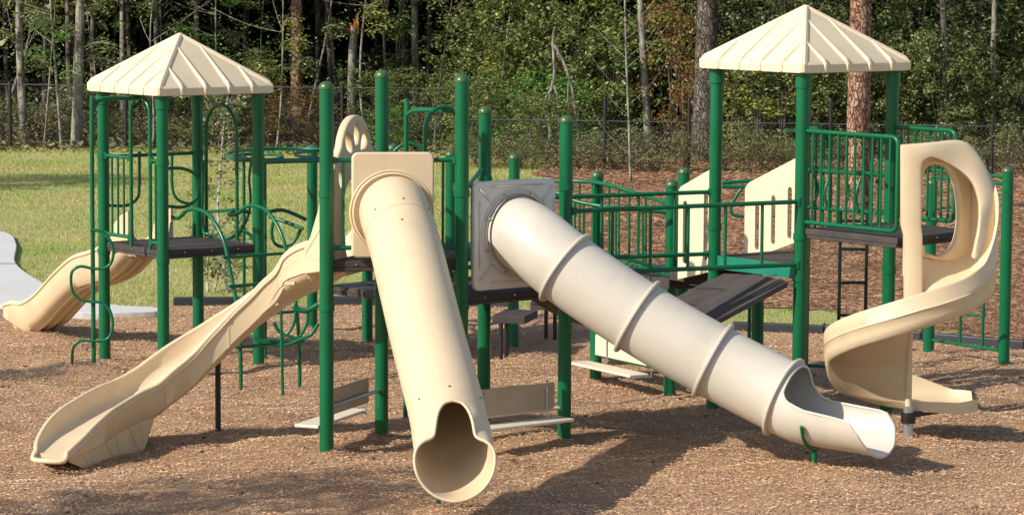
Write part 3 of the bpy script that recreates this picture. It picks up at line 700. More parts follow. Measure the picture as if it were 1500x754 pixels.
# joints at their measured places along the tube
def nearest(fr, p): return min(range(len(fr)), key=lambda i: (fr[i][0]-p).length)
for q_ in (at(826,390,26.64), at(929,461,26.47), at(1044,528,26.31), at(1148,581,26.10)):
    f = gfr[nearest(gfr, q_)]; R_ = MB(); r = .330; prof = [(-.016,r-.002),(-.016,r+.036),(-.008,r+.045),(.008,r+.045),(.016,r+.036),(.016,r-.002)]
    vs = []; K = 6; NT = 56
    for k in range(NT):
        a = 2*math.pi*k/NT; dr = f[3]*math.cos(a)+f[2]*math.sin(a)
        for (x, rr_) in prof: vs.append(f[0]+f[1]*x+dr*rr_)
    R_.add(vs, [(k*K+j, k*K+(j+1)%K, ((k+1)%NT)*K+(j+1)%K, ((k+1)%NT)*K+j) for k in range(NT) for j in range(K)], True); R_.build('joint_flange', M_GREY, gt, angle=R(40))
f = gfe[int(len(gfe)*.36)]; c_ = f[0]; lt_ = f[2]
fk = [c_+(f[3]*math.cos(R(a))+f[2]*math.sin(R(a)))*.362 for a in (108,125,145,165,180,195,215,235,252)]
m = MB(); m.tube(fk, .017, 8); b_ = fk[4]; m.tube([b_, V(b_.x,b_.y,-.1)], .024, 12); m.build('support_fork', M_GREEN, gt)

# ---- long tan open slide with its hood
cs_ = empty('open_slide', V(-3.2,26.9,0), 'long tan open chute sweeping down left from the arched hood of the middle tower', 'slide')
E15 = (P5-P1).normalized(); N15 = V(-E15.y,E15.x,0)
midp = P1+E15*.62
cp = [midp+V(0,0,1.735), midp+N15*.25+V(0,0,1.68), at(440,408,27.42), at(400,438,27.50), at(360,470,27.52), at(320,502,27.50), at(280,533,27.42), at(240,563,27.26), at(205,588,27.08), at(172,602,26.82), at(140,620,26.5), at(110,640,26.18), at(90,655,25.96), at(76,666,25.78)]
pth = catmull(cp, 6)
def chute_prof(t):
    k = max(0,(t-.80)/.20); j = min(1,max(0,(t-.45)/.3)); hr = (.20-.035*j)*(1-.85*k**1.3); w_ = .50-.05*j-.20*k**2.2; hs = .15-.03*j-.07*k
    return trough(w_, hr, hs, rim=.045)
m = MB(); m.sweep(pth, chute_prof); ch = m.build('slide_chute', M_TAN, cs_)
m = MB()
for s_ in (-1,1):
    pts = []
    for i in range(len(pth)):
        t = pth[min(i+1,len(pth)-1)]-pth[max(i-1,0)]; t.z = 0; t.normalize(); lat = V(-t.y,t.x,0); pr_ = chute_prof(i/(len(pth)-1)); hr = pr_[0][1]
        pts.append(pth[i]+lat*s_*(pr_[8][0]+.022)+V(0,0,hr+.006))
    m.tube(pts, .024, 8)
    if s_ < 0: ra = pts[-1]
    else: rb = pts[-1]
T_ = (pth[-1]-pth[-3]).normalized()
m.tube(catmull([ra, ra+T_*.07+V(0,0,-.05), pth[-1]+T_*.10+V(0,0,-.02), rb+T_*.07+V(0,0,-.05), rb], 6), .024, 8)
m.build('rolled_rim', M_TAN, ch)
for s_ in (.36,.60,.80):     # section joints
    i = int(s_*(len(pth)-1)); m = MB(); m.sweep([pth[i]-(pth[i+1]-pth[i]).normalized()*.012, pth[i]+(pth[i+1]-pth[i]).normalized()*.012], lambda t, s_=s_: [(a*1.012,b*1.012+(-.002 if b < 0 else .001)) for a,b in chute_prof(s_)]); m.build('joint_band', M_TAN, ch)
# side skirt down to the mulch near the exit, with raised triangular ribs
for s_ in (1,-1):
    sk = MB(); i0, i1 = int(.64*(len(pth)-1)), int(.985*(len(pth)-1)); rowA = []; rowB = []
    for i in range(i0, i1+1):
        t = pth[i+1 if i+1 < len(pth) else i]-pth[i-1]; t.z = 0; t.normalize(); lat = V(-t.y,t.x,0)
        pr_ = chute_prof(i/(len(pth)-1)); rowA.append(pth[i]+lat*s_*(pr_[8][0]+.005)+V(0,0,pr_[0][1]-.04)); k = (i-i0)/(i1-i0); b_ = pth[i]+lat*s_*(pr_[8][0]-.01); b_.z = max(-.06, pth[i].z-.13-k*2.2); b_.z += (pth[i].z-.07-b_.z)*max(0,(k-.72)/.28)**1.5; rowB.append(b_)
    n_ = len(rowA); vs = rowA+rowB+[p_-V(0,0,0) for p_ in []]; sk.add(rowA+rowB, [(i,i+1,n_+i+1,n_+i) for i in range(n_-1)], True)
    for k in range(3):
        a0 = int(n_*(.12+.27*k)); a1 = min(n_-1,int(n_*(.30+.27*k))); mid_ = (a0+a1)//2
        for q0, q1 in ((a0,mid_),(mid_,a1)):
            for (x, y) in ((rowA[q0].lerp(rowB[q0],.85),rowA[q1].lerp(rowB[q1],.35)),): sk.tube([x,y], .008, 6)
    sk.build('side_skirt', M_TAN, cs_)
# tall curved side wings beside the hood
def wing(off, name='side_wing'):
    base = P1+E15*off
    dirw = (at(396,404,27.1)-V(base.x,base.y,0)); dirw.z = 0; dirw.normalize()
    oz = [(0,1.66),(0,2.60),(.05,2.58),(.10,2.40),(.15,2.20),(.25,1.95),(.38,1.76),(.52,1.62),(.62,1.50),(.52,1.545),(.35,1.60)]
    return plate(name, [[(a,b) for a,b in oz]], base, dirw, .045, M_TAN, cs_, .012), base, dirw
_, wb, wd_ = wing(.10); wing(1.10)
m = MB(); nn = V(wd_.y,-wd_.x,0)
if nn.y > 0: nn = -nn
m.tube([wb+wd_*u+nn*.024+V(0,0,z) for u,z in ((.06,2.1),(.30,1.80),(.30,1.77),(.05,1.74))], .004, 6); m.build('embossed_line', M_TAN2, cs_)
# arched hood with petal holes
def petal(c, z, a, l, w_):
    pts = []
    for k in range(16):
        t = 2*math.pi*k/16; x = math.cos(t)*l; y = math.sin(t)*w_*(1-abs(math.cos(t))*.3); pts.append((c+x*math.cos(a)-y*math.sin(a), z+x*math.sin(a)+y*math.cos(a)))
    return pts
ol = [(.14,1.62),(.14,2.65),(.22,2.68)]+[(.62+.34*math.cos(math.pi*(1-k/14)), 2.68+.355*math.sin(math.pi*(1-k/14))) for k in range(1,14)]+[(1.02,2.68),(1.10,2.65),(1.10,1.62)]
door = [(.34,1.66),(.34,2.2)]+[(.62+.28*math.cos(math.pi*(1-k/10)), 2.22+.26*math.sin(math.pi*(1-k/10))) for k in range(11)]+[(.90,1.66)]
holes = [petal(.62,2.86,R(90),.11,.06), petal(.45,2.79,R(128),.11,.065), petal(.79,2.79,R(52),.11,.065), petal(.28,2.48,R(100),.10,.045), petal(.96,2.48,R(80),.10,.045)]
plate('hood', [ol,door]+holes, P1+N15*.02, E15, .08, M_TAN2, cs_, .018)
q_ = at(320,632,27.75); m = MB(); m.cyl((q_.x,27.72,-.05),(q_.x,27.72,.82),.027,12); m.build('support_leg', M_BLACK, cs_)
m = MB()   # moulded cross ribs on the near side under the upper end
for k in range(3):
    i = 3+k*6
    if i+5 < len(pth):
        t = pth[i+1]-pth[i]; t.z = 0; t.normalize(); lat = V(-t.y,t.x,0)*.285
        m.bar(pth[i]+lat*.98+V(0,0,.06), pth[i+5]+lat*.9+V(0,0,-.10), .012,.06); m.bar(pth[i]+lat*.9+V(0,0,-.10), pth[i+5]+lat*.98+V(0,0,.06), .010,.055)
m.build('moulded_rib', M_TAN2, cs_, bevel=.006)

# ---- benches
def bench(a, b, outn, zp, label, mats, pw=(.08,.92), back=(.33,.58)):
    a = Vector(a); b = Vector(b); u = (b-a).normalized(); L_ = (b-a).length
    r_ = empty('bench', (a+b)/2, label, 'bench', 'low benches between the posts')
    m = MB(); m.tube([a+V(0,0,zp), b+V(0,0,zp)], .018, 10); m.build('rail', mats[2], r_)
    plate('backrest', [rrect(L_*pw[0], L_*pw[1], back[0], back[1], .03)], a+outn*.03, u, .02, mats[0], r_, .004)
    m = MB(); so_ = outn*.06; s1 = a+u*L_*(pw[0]-.04)+so_; s2 = a+u*L_*(pw[1]+.04)+so_
    m.slab([s1+V(0,0,back[0]-.07), s2+V(0,0,back[0]-.07), s2+outn*.24+V(0,0,back[0]-.07), s1+outn*.24+V(0,0,back[0]-.07)], .03)
    m.build('seat', mats[1], r_, bevel=.01)
    for t in (.2,.8):
        m = MB(); p = a+u*L_*t; m.bar(p+outn*.045+V(0,0,back[1]-.04), p+outn*.045+V(0,0,back[0]-.10), .03,.012); m.bar(p+outn*.045+V(0,0,back[0]-.105), p+outn*.27+V(0,0,back[0]-.105), .03, .012); m.build('bracket', M_STEEL, r_)
    return r_
bench(P1, P5, N15, .43, 'short taupe bench between the first and second posts under the open slide', (M_BENCH,M_SEAT,M_STEEL), (.0,.80), (.34,.58))
bench(P2, P3, ED*.9, .30, 'wide taupe bench between posts under the grey tube slide, right of the tan tube', (M_BENCH,M_SEAT,M_SEAT), (.10,.88), (.31,.56))
Q7 = V(.905,31.55,0); Q8 = V(1.635,30.35,0); Q9 = V(1.86,32.12,0)
bench(Q7, Q8, -e(math.atan2((Q8-Q7).y,(Q8-Q7).x)+math.pi/2), .24, 'cream bench half hidden behind the grey tube slide near the stairs', (M_PANEL,M_SEAT,M_GREEN), (.0,.75), (.25,.47))

# ---- stair landing with curved guard rails
sl = empty('stair_landing', (Q7+Q8+Q9)/3, 'green railed landing on short capped posts with slotted cream stair panels behind the bridge', 'landing')
for p in (Q7,Q8,Q9): post(sl, p, 2.21)
deck(sl, [Q7+V(.05,-.1,0),Q8,V(2.3,30.6,0),Q9], 1.18)
def curved_guard(root, tp, bp, n, r=.021, rp=.0125):
    m = MB(); T_ = catmull(tp,8); B_ = catmull(bp,8); m.tube(T_, r, 10); m.tube(B_, r, 10)
    for k in range(n):
        f_ = (k+1)/(n+1); i = int(f_*(len(T_)-1)); j = int(f_*(len(B_)-1)); m.tube([T_[i],B_[j]], rp, 8)
    return m.build('guardrail', M_GREEN, root)
curved_guard(sl, [at(800,268,31.8),at(821,265,31.7),at(866,266.5,31.5),at(900,273,31.1),at(926,281,30.9),at(978,298,30.4)], [at(800,372,31.8),at(821,372,31.7),at(866,374,31.5),at(900,380,31.1),at(926,388,30.9),at(978,402,30.4)], 8)
curved_guard(sl, [at(800,281,30.6),at(821,284,30.5),at(842,294,30.4),at(869,300,30.3),at(902,304.5,30.2),at(976,311,30.2)], [at(800,365,30.6),at(821,366,30.5),at(842,368,30.4),at(869,370,30.3),at(902,374,30.2),at(978,397,30.2)], 9)
slot = lambda u, z0, z1, w_=.06: [(u-w_/2+w_*0, z0)]+[(u+w_/2*math.cos(math.pi*(1+k/6)), z0+w_/2*math.sin(math.pi*(1+k/6))) for k in range(7)]+[(u+w_/2*math.cos(math.pi*k/6), z1+w_/2*math.sin(math.pi*k/6)) for k in range(7)]
for base, l_, zz in ((Lp,.55,((0,1.38),(0,2.42),(.50,2.19),(.53,2.15),(.53,1.25))),(Kp,.86,((0,1.62),(0,2.50),(.80,2.16),(.86,2.10),(.86,1.33)))):
    n_s = 2 if l_ < .6 else 3; hs = []
    for k in range(n_s):
        u = l_*(.22+.56*k/(n_s-1)); zt = 2.36-.42*u; zb = 1.66-.32*u if l_ > .6 else 1.48-.2*u; hs.append(slot(u, zb+.05, zt-.16))
    plate('stair_panel', [list(zz)]+hs, base, -ED, .03, M_PANEL, sl, .004)
for k in range(4):
    a_ = Lp-ED*(.02+.24*k)+EU*.06; b_ = Lp-ED*(.26+.24*k)+EU*.06; z = 1.50-.09*k
    m = MB(); m.prism([(q.x,q.y) for q in (a_,b_,b_+EU*1.08,a_+EU*1.08)], z-.10, z); m.build('stair_tread', M_DECK, sl, bevel=.008)
# ---- right tower
rt = empty('play_tower', (Fp+Kp)/2, 'tall right tower with a cream pyramid roof on dark green posts beside the spiral slide', 'play tower')
for p in (Lp,Fp,Rp,Kp): post(rt, p, 3.41, cap=False, collar=True, rings=(1.42,1.82))
deck(rt, [Lp,Fp,Kp], 1.52)
Eo = Fp+ED*1.28; Go = Rp+ED*.92
deck(rt, [Fp+ED*.05,Eo,Go+ED*.2,Rp+ED*.05], 1.905)
m = MB(); m.bar(Lp+ED*.06+V(0,0,1.475)-EU*.012, Fp-ED*.06+V(0,0,1.475)-EU*.012, .012, .135); m.build('kick_board', simple('teal_board',(.004,.16,.10),(.006,.2,.13),4,.35,0), rt, bevel=.003)
roof(rt, (Fp+Kp)/2, 1.055, PHI+math.pi/4, 3.39, 4.0, M_ROOF)
def hoop_guard(root, a, b, z0, z1, n):
    a = Vector(a); b = Vector(b); u = (b-a).normalized(); c = .07; m = MB()
    P = [a+V(0,0,z1), b-u*c+V(0,0,z1)]+[b-u*c*(1-math.sin(t))+V(0,0,z1-c+c*math.cos(t)) for t in (.4,.8,1.2,1.57)]+[b+V(0,0,z0+c)]+[b-u*c*(1-math.cos(t))+V(0,0,z0+c-c*math.sin(t)) for t in (.4,.8,1.2,1.57)]+[a+V(0,0,z0)]
    m.tube(P, .0205, 10)
    for i in range(n):
        p = a.lerp(b,(i+.7)/(n+.6)); m.tube([p+V(0,0,z0),p+V(0,0,z1)], .0125, 8)
    return m.build('guardrail', M_GREEN, root)
hoop_guard(rt, Fp+ED*.07, Fp+ED*1.27, 1.965, 2.84, 10)
hoop_guard(rt, Rp+ED*.07, Rp+ED*.85, 1.965, 2.84, 8)
pipe(rt, [Fp+ED*.04+EU*.2+V(0,0,2.86),Kp-ED*.3+V(0,0,2.72),Kp+EU*.25+V(0,0,2.70),Kp+EU*.35+V(0,0,2.55)], .019)
pipe(rt, [Kp+V(0,0,2.34),Rp+V(0,0,2.36)], .024, smooth=False); pipe(rt, [Kp+V(0,0,1.96),Rp+V(0,0,1.98)], .018, smooth=False)
for k in range(5):
    p = Kp.lerp(Rp,.12+.18*k); pipe(rt, [p+V(0,0,2.3),p+EU*.06*(-1)**k+V(0,0,2.14),p-EU*.02+V(0,0,1.96)], .014, 'brace')
guard(rt, Kp+EU*.06, Rp-EU*.06, 1.74, 2.72, 9)
# ladder under the right deck
ld = empty('ladder', V(3.57,31.5,0), 'dark ladder seen through the gap beneath the right tower deck, left of the spiral slide', 'ladder')
la, lb = at(1229,450,31.5), at(1268,450,31.5); la.z = lb.z = 0
for q in (la,lb): pipe(ld, [q+V(0,0,.12), q+V(0,0,1.80)], .019, 'side_rail', M_GREEN_SHADED, smooth=False)
for z in (.35,.69,1.04,1.40,1.70): pipe(ld, [la+V(0,0,z), lb+V(0,0,z)], .016, 'rung', M_GREEN_SHADED, smooth=False)
bl_ = at(1180,530,31.5); pipe(ld, [V(bl_.x,31.5,.15), V(3.95,31.5,.10)], .019, 'rail', M_GREEN, smooth=False); pipe(ld, [V(bl_.x,31.5,-.05), V(bl_.x,31.5,1.6)], .03, 'side_rail', M_GREEN_SHADED, smooth=False)
# net / ladder climber at far right
nc = empty('ladder_climber', V(5.1,33,0), 'green ladder frame hung between two short capped posts at the right edge', 'climber')
Ra, Rb = V(5.45,32.6,0), V(4.75,33.55,0)
post(nc, Ra, 2.21); post(nc, Rb, 2.0)
un = (Rb-Ra).normalized()
for z in (2.02,2.10,.17): pipe(nc, [Ra+V(0,0,z)+V(.0,-.05 if z > 2.05 else 0,0), Rb+V(0,0,z)], .019, smooth=False)
for t in (.28,.58): p = Ra+(Rb-Ra)*t; pipe(nc, [p+V(0,0,.17), p+V(0,0,2.04)], .018, 'side_rail', smooth=False)
for z in (.52,.82,1.12,1.42,1.72): pipe(nc, [Ra+(Rb-Ra)*.28+V(0,0,z), Ra+(Rb-Ra)*.58+V(0,0,z)], .016, 'rung', smooth=False)
# loops seen left of the right tower
lo = empty('handrail_loop', V(2.5,31.5,0), 'bent green handrail loop seen between the cream stair panels', 'handrail')
pipe(lo, [at(1058,273,31.5),at(1085,274,31.5),at(1104,271,31.5)], .02, 'rail'); pipe(lo, [at(1058,268,31.9),at(1085,266,31.9),at(1104,265,31.9)], .02, 'rail')
pipe(lo, [at(1088,274,31.5),at(1080,285,31.5),at(1072,300,31.5),at(1071,310,31.5),at(1078,316,31.5),at(1104,318,31.5)], .017, 'loop')
m = MB(); q_ = at(1100,318,31.5); m.tube([V(q_.x,q_.y,-.05),q_],.02,8); q2 = at(1101,268,31.7); m.tube([V(q2.x,q2.y,-.05),q2],.02,8); m.build('upright', M_GREEN, lo)

# ---- bridge between middle and right towers
bd = empty('bridge', (P3+Lp)/2, 'sagging dark plank bridge with straight green handrails from the middle tower to the right tower', 'bridge')
m = MB(); n_ = 12
for k in range(n_):
    t0, t1 = k/n_+.0008, (k+1)/n_-.0008
    def bz(t): return float(np.interp(t,[0,.1,.2,.3,.4,.5,.6,.7,.8,.9,1],[1.43,1.28,1.12,1.00,.93,.92,.98,1.07,1.18,1.29,1.40]))
    a0, a1 = P3.lerp(Fp,t0), P3.lerp(Fp,t1); b0, b1 = P4.lerp(Lp,t0), P4.lerp(Lp,t1)
    f0 = lambda a, b, t: V(a.x,a.y,bz(t))
    pass
cl_ = [V(*(P3.lerp(Fp,k/32)+P4.lerp(Lp,k/32))[:2],0)*.5 for k in range(33)]
m = MB(); m.sweep([V(p.x,p.y,bz(i/32)) for i, p in enumerate(cl_)], lambda t: [(-.635,-.055),(.58,-.055),(.58,-.035),(.58,-.004),(.565,0),(-.62,0),(-.635,-.004),(-.635,-.035)])
for k in (6,12,18,24,28): p = cl_[k]; q = (P4-P3).normalized()*.55; m.bar(V(p.x,p.y,bz(k/32)+.001)-q, V(p.x,p.y,bz(k/32)+.001)+q, .012,.006)
m.build('bridge_deck', M_DECK, bd)
for a_, b_, tl, n_p, zt0, zt1 in ((P3,Fp,0,6,2.14,2.16),(P4,Lp,0,6,2.16,2.17)):
    u = (b_-a_).normalized(); a2, b2 = a_+u*.05-((P4-P3).normalized()*.05 if a_ is P3 else V(0,0,0)), b_-u*.05-((P4-P3).normalized()*.03 if a_ is P3 else V(0,0,0))
    guard(bd, a2, b2, (1.56,1.555), (zt0,zt1), 5, .0215, .016, name='handrail')
m = MB(); q_ = at(1110,470,31.0); m.cyl((q_.x,31.0,-.1),(q_.x,31.0,1.16),PR,20); m.build('post', M_GREEN, bd)

# ---- spiral slide
AX = V(3.69,27.30,0)
ss = empty('spiral_slide', AX, 'tan spiral slide winding once round its column with a big D-shaped hood', 'slide')
RO, RI = .77, .07
def zbed(th_deg):    # th from +42 (entrance) falling clockwise
    return float(np.interp(th_deg, [-330,-262,-238,-218,-200,-180,-135,-90,-45,0,42], [.345,.345,.36,.43,.58,.78,1.0,1.20,1.36,1.52,1.72]))
def spiral():
    m = MB(); rows_i = []; ths = list(np.linspace(46,-262,92)); K = None; vs = []
    for th in ths:
        a = R(th); zb = zbed(th)
        # outer wall height: tall at the entrance
        wall = float(np.interp(th, [-262,-200,-60,-40,-20,0,20,46], [.25,.27,.31,.36,.58,.80,.90,.96]))
        ri = float(np.interp(th, [-262,-235,-200,46],[.030,.026,.026,.03]))
        dr = V(math.cos(a),math.sin(a),0)
        prof = [(ri,zb+.05),(ri+.06,zb+.02),(.25,zb),(.45,zb-.01),(.62,zb+.01),(.71,zb+.06),(.745,zb+.14),(.755,zb+wall-.02),(.762,zb+wall),(.785,zb+wall+.004),(.795,zb+wall-.015),(.782,zb+wall*.55),(.795,zb+wall*.5),(.782,zb+wall*.45),(.78,zb+.06),(.765,zb-.01),(.74,zb-.03),(.60,zb-.045),(.3,zb-.05),(ri,zb-.04)]
        K = len(prof); vs += [AX+dr*r_+V(0,0,z) for r_,z in prof]
    n_ = len(ths)
    # straight run-out at the back towards +X
    base = R(-262); 
    x0 = AX
    for k in range(1,15):
        q = k/14; run = .68*q; zb = .345-.05*q+.03*max(0,q-.7)/.3; wall = .25*(1-q)**.8+.03
        th = R(-262-6*q); dr = V(math.cos(th),math.sin(th),0); off = V(math.sin(R(8)),0,0)*0+V(run,-.04*q,0)
        ri = .06+.04*q+.12*max(0,(q-.7)/.3)**2; sc_ = 1-.04*q-.22*max(0,(q-.7)/.3)**2.5
        prof = [(ri,zb+.05+.03*q),(ri+.06,zb+.02),(.25,zb),(.45,zb-.01),(.62*sc_,zb+.01),(.71*sc_,zb+.05),(.745*sc_,zb+.10),(.755*sc_,zb+wall-.02),(.762*sc_,zb+wall),(.785*sc_,zb+wall+.004),(.795*sc_,zb+wall-.015),(.782*sc_,zb+wall*.55),(.795*sc_,zb+wall*.5),(.782*sc_,zb+wall*.45),(.78*sc_,zb+.03),(.765*sc_,zb-.01),(.74*sc_,zb-.03),(.60,zb-.045),(.3,zb-.05),(ri,zb-.04)]
        vs += [AX+dr*r_+off+V(0,0,z) for r_,z in prof]; n_ += 1
    fs = [(i*K+j,i*K+(j+1)%K,(i+1)*K+(j+1)%K,(i+1)*K+j) for i in range(n_-1) for j in range(K)]
    m.add(vs, fs, True); m.add(vs[:K],[tuple(range(K))]); m.add(vs[-K:],[tuple(range(K))[::-1]])
    return m.build('spiral_chute', M_TAN, ss)
spc = spiral()
m = MB()
m.tube([AX+V(0,0,.33),AX+V(0,0,1.35),AX+V(0,0,1.6),AX+V(0,0,2.66)], [.030,.026,.08,.085], 28); m.build('column', M_TAN, ss)
UE = e(PHI-.05)
# hood: panel round the entrance with a D-shaped opening
ol = [(-.08,1.78),(-.08,2.68),(.30,2.74),(.60,2.77),(.73,2.74),(.75,1.70),(.70,1.62)]
dd_ = sm2([(.115,1.86),(.10,2.2),(.115,2.48),(.18,2.58),(.34,2.58),(.47,2.50),(.55,2.34),(.585,2.12),(.57,1.94),(.50,1.80),(.36,1.74),(.22,1.75)],3)
plate('entry_panel', [ol,dd_], AX+V(.0,.04,0), UE, .08, M_TAN, ss, .025)
def ribbon(name, O, I, th, root, mat):
    O = [at(*q) for q in O]; I = [at(*q) for q in I]; m = MB(); vs = []; n = len(O)
    for o_, i_ in zip(O, I):
        md = (o_+i_)/2; b = V(0,th,0); ed = (o_-i_)*.5
        for f, g in ((1,.22),(.93,.04),(.72,-.02),(0,-.03),(-.72,-.02),(-.93,.04),(-1,.22),(-1,.8),(-.9,1),(.9,1),(1,.8)): vs.append(md+ed*f+b*g)
    K = 11; m.add(vs, [(i*K+j,i*K+(j+1)%K,(i+1)*K+(j+1)%K,(i+1)*K+j) for i in range(n-1) for j in range(K)], True); m.add(vs[:K],[tuple(range(K))]); m.add(vs[-K:],[tuple(range(K))[::-1]])
    return m.build(name, mat, root)
cs3 = lambda L_: [tuple(p) for p in catmull([V(*q) for q in L_], 5)]
ribbon('hood', [(1326,440,27.2),(1325,345,27.2),(1321,330,27.2),(1321,216,27.2),(1321.5,213.5,27.2)]+cs3([(1323,213,27.2),(1362,210,27.26),(1410,207,27.42),(1434,226,27.45),(1452,262,27.4),(1459,297,27.3),(1458,332,27.18),(1449,362,27.0),(1433,382,26.82)]),
       [(1352,440,27.2),(1352,345,27.2),(1350,330,27.2),(1350,247,27.2),(1351,241,27.2)]+cs3([(1353,237,27.2),(1368,231,27.23),(1401,247,27.3),(1424,267,27.28),(1434,291,27.2),(1436,314,27.08),(1434,338,26.98),(1430,358,26.88),(1426,378,26.80)]), .15, ss, M_TAN)
m = MB(); m.cyl(AX+V(0,0,-.1), AX+V(0,0,.36), .05, 20); m.build('column_base', M_STEEL, ss)
m = MB(); m.cyl(AX+V(0,0,.20), AX+V(0,0,.30), .068, 16); m.bar(AX+V(0,0,.27), AX+V(.62,.42,.30), .05,.05); m.build('bracket', M_BLACK, ss)
# ------------------------------------------------------------------ fence
def fence(pts, top, posts, label, rails, step=None):
    f_ = empty('chain_link_fence', pts[0], label, 'fence')
    P = [Vector(p) for p in pts]
    for p in posts:
        m = MB(); m.cyl((p[0],p[1],-.1),(p[0],p[1],p[2]),.038,10); m.dome((p[0],p[1],p[2]),.042,.03,10); m.build('post', M_BLACK, f_)
    for z in rails:
        m = MB(); m.tube([p+V(0,0,z) for p in P], .013, 8); m.build('rail', M_RAIL, f_)
    m = MB()
    for a, b in zip(P, P[1:]):
        L_ = (b-a).length; u = (b-a).normalized(); n = int((L_+top)/.085)
        for k in range(n):
            s_ = k*.085
            for sg in (1,-1):
                x0, x1 = s_-top, s_
                z0, z1 = (0,top) if sg > 0 else (top,0)
                if x0 < 0: z0 = z0+(z1-z0)*(-x0/top); x0 = 0
                if x1 > L_: z1 = z0+(z1-z0)*((L_-x0)/(x1-x0)); x1 = L_
                if x1 > x0: m.tube([a+u*x0+V(0,0,z0), a+u*x1+V(0,0,z1)], .0005, 3, cap=False)
    m.build('wire_mesh', M_WIRE, f_)
M_RAIL = simple('weathered_rail', (.03,.03,.03), (.10,.10,.10), 1.5, .4, 0)
M_WIRE = simple('dull_wire', (.05,.05,.05), (.08,.08,.08), 6, .5, 0)
fl = [V(-20,69.2,0), V(-.98,67.6,0)]
fence(fl, 1.45, [(x, 69.2-1.6*(x+20)/19.02, 1.47) for x in (-14.6,-11.6,-8.9,-6.4,-3.9,-.98)], 'black chain link fence with a thin top rail on the left, along the lawn edge', [1.43])
fence([V(-.98,62.6,0), V(13.5,60.8,0)], 1.1, [(x, 62.6-1.8*(x+.98)/14.48, z) for x, z in ((-.98,2.0),(1.93,1.5),(3.68,1.5),(6.6,1.5),(9.9,1.25),(12.8,1.25))], 'black chain link fence with a pale rail, in front of the dense right shrubs', [1.02])

# ------------------------------------------------------------------ trees and shrubs
def leaves(n_cl, per, size, vol, spread, zc=None, flat=.55):
    """leaf centres in clumps; vol(k)->(k,3) clump centres"""
    c = vol(n_cl); k = len(c); cc = np.repeat(c, per, 0)+rng.normal(0,1,(k*per,3))*np.array([spread,spread,spread*.7])*np.repeat(rng.uniform(.5,1.3,k),per)[:,None]
    n = len(cc); U = rdir(n,.7)*(rng.uniform(.6,1.3,n)*size)[:,None]; W = np.cross(U, rdir(n,1)); W /= np.linalg.norm(W,axis=1)[:,None]+1e-9
    nr = np.cross(U,W); nr /= np.linalg.norm(nr,axis=1)[:,None]+1e-9
    W = W*(rng.uniform(.4,.6,n)*size)[:,None]; return cc, U, W, nr*(size*.22)
def ellipsoid(cx, cy, cz, rx, ry, rz, shell=.35):
    def f(k):
        d = rdir(k); r = rng.uniform(shell,1,k)**.6; return np.array([cx,cy,cz])+d*r[:,None]*np.array([rx,ry,rz])
    return f
PROTO = {}
def shrub_mesh(key, mat, w_, h, ncl, per, size, spread):
    if key not in PROTO:
        def f(k):
            x = rng.normal(0,w_*.42,k); y = rng.normal(0,w_*.35,k); top = h*(1-.35*(x/w_)**2)*(1+.22*np.sin(x*5/w_+len(key))); z = top*rng.uniform(.04,1,k)**.75; v = vnoise(x*1.3,z*1.6,3.1,len(key)); q = v > -.12; return np.stack([x,y,z],-1)[q]
        C, U, W, Fd = leaves(ncl, per, size, f, spread); C[:,2] = np.maximum(C[:,2],.01)
        o = quads('foliage', C, U, W, mat, None, fold=Fd); me = o.data; bpy.data.objects.remove(o)
        m = MB(); rr = random.Random(len(key)*7+ncl)
        for k in range(7):
            a = rr.uniform(0,6.28); l = rr.uniform(.5,.95)*h; q = V(math.cos(a),math.sin(a),0)*w_*.3*rr.uniform(.3,1)
            m.tube(catmull([V(0,0,-.05)+q*.1, q*.4+V(0,0,l*.45), q+V(rr.uniform(-.1,.1),0,l)],4), [.016-.0012*i for i in range(9)], 5)
        st = m.build('stem', M_BDARK); sm_ = st.data; bpy.data.objects.remove(st); PROTO[key] = (me, sm_, mat)
    return PROTO[key]
def landmark(px):
    for lim, t in ((125,'left of the left tower'),(410,'behind the left tower'),(545,'behind the arched slide hood'),(680,'behind the tan tube slide'),(845,'behind the grey tube slide'),(1025,'behind the bridge'),(1345,'behind the right tower'),(1505,'behind the spiral slide')):
        if px < lim: return t
    return 'beyond the right edge of the picture'
ORD = 'first second third fourth fifth sixth seventh eighth ninth tenth eleventh twelfth'.split()
def place_labels(items):      # items: (base label, px) -> one label for each, told apart by landmark and order from the left
    out = [None]*len(items); cells = {}
    for i, (b, px) in enumerate(items): cells.setdefault((b, landmark(px)), []).append((px, i))
    for (b, lm), L_ in cells.items():
        L_.sort()
        for k, (px, i) in enumerate(L_): out[i] = f'{b} {lm}'+('' if len(L_) == 1 else f', {ORD[k]} from the left')
    return out
def shrub(key, x, y, s, rz, label, group):
    fm, sm_, mat = PROTO[key]; r_ = bpy.data.objects.new('shrub', None); sc.collection.objects.link(r_); r_.location = (x,y,0); r_.rotation_euler = (0,0,rz); r_.scale = (s[0],s[0],s[1])
    tag(r_, label, 'shrub', group)
    for nm, me in (('foliage',fm),('stem',sm_)):
        o = bpy.data.objects.new(nm, me); sc.collection.objects.link(o); o.parent = r_
shrub_mesh('green', M_LGREEN, 1.5, 2.3, 210, 26, .050, .10)
shrub_mesh('dark', M_LDARK, 1.6, 2.8, 210, 26, .050, .11)
shrub_mesh('bright', M_LBRIGHT, 1.0, 1.6, 190, 16, .050, .11)
shrub_mesh('yellow', M_LYEL, .7, 2.2, 80, 12, .055, .13)
shrub_mesh('autumn', M_LAUT, .9, 2.4, 110, 16, .050, .15)
shrub_mesh('pale', M_LPALE, 1.1, 1.5, 150, 15, .045, .16)
shrub_mesh('brush', M_BRUSH, 1.3, .8, 120, 14, .045, .16)
rr = random.Random(5)
SH = []
def X(px, d): return (px-750)/FPX*d
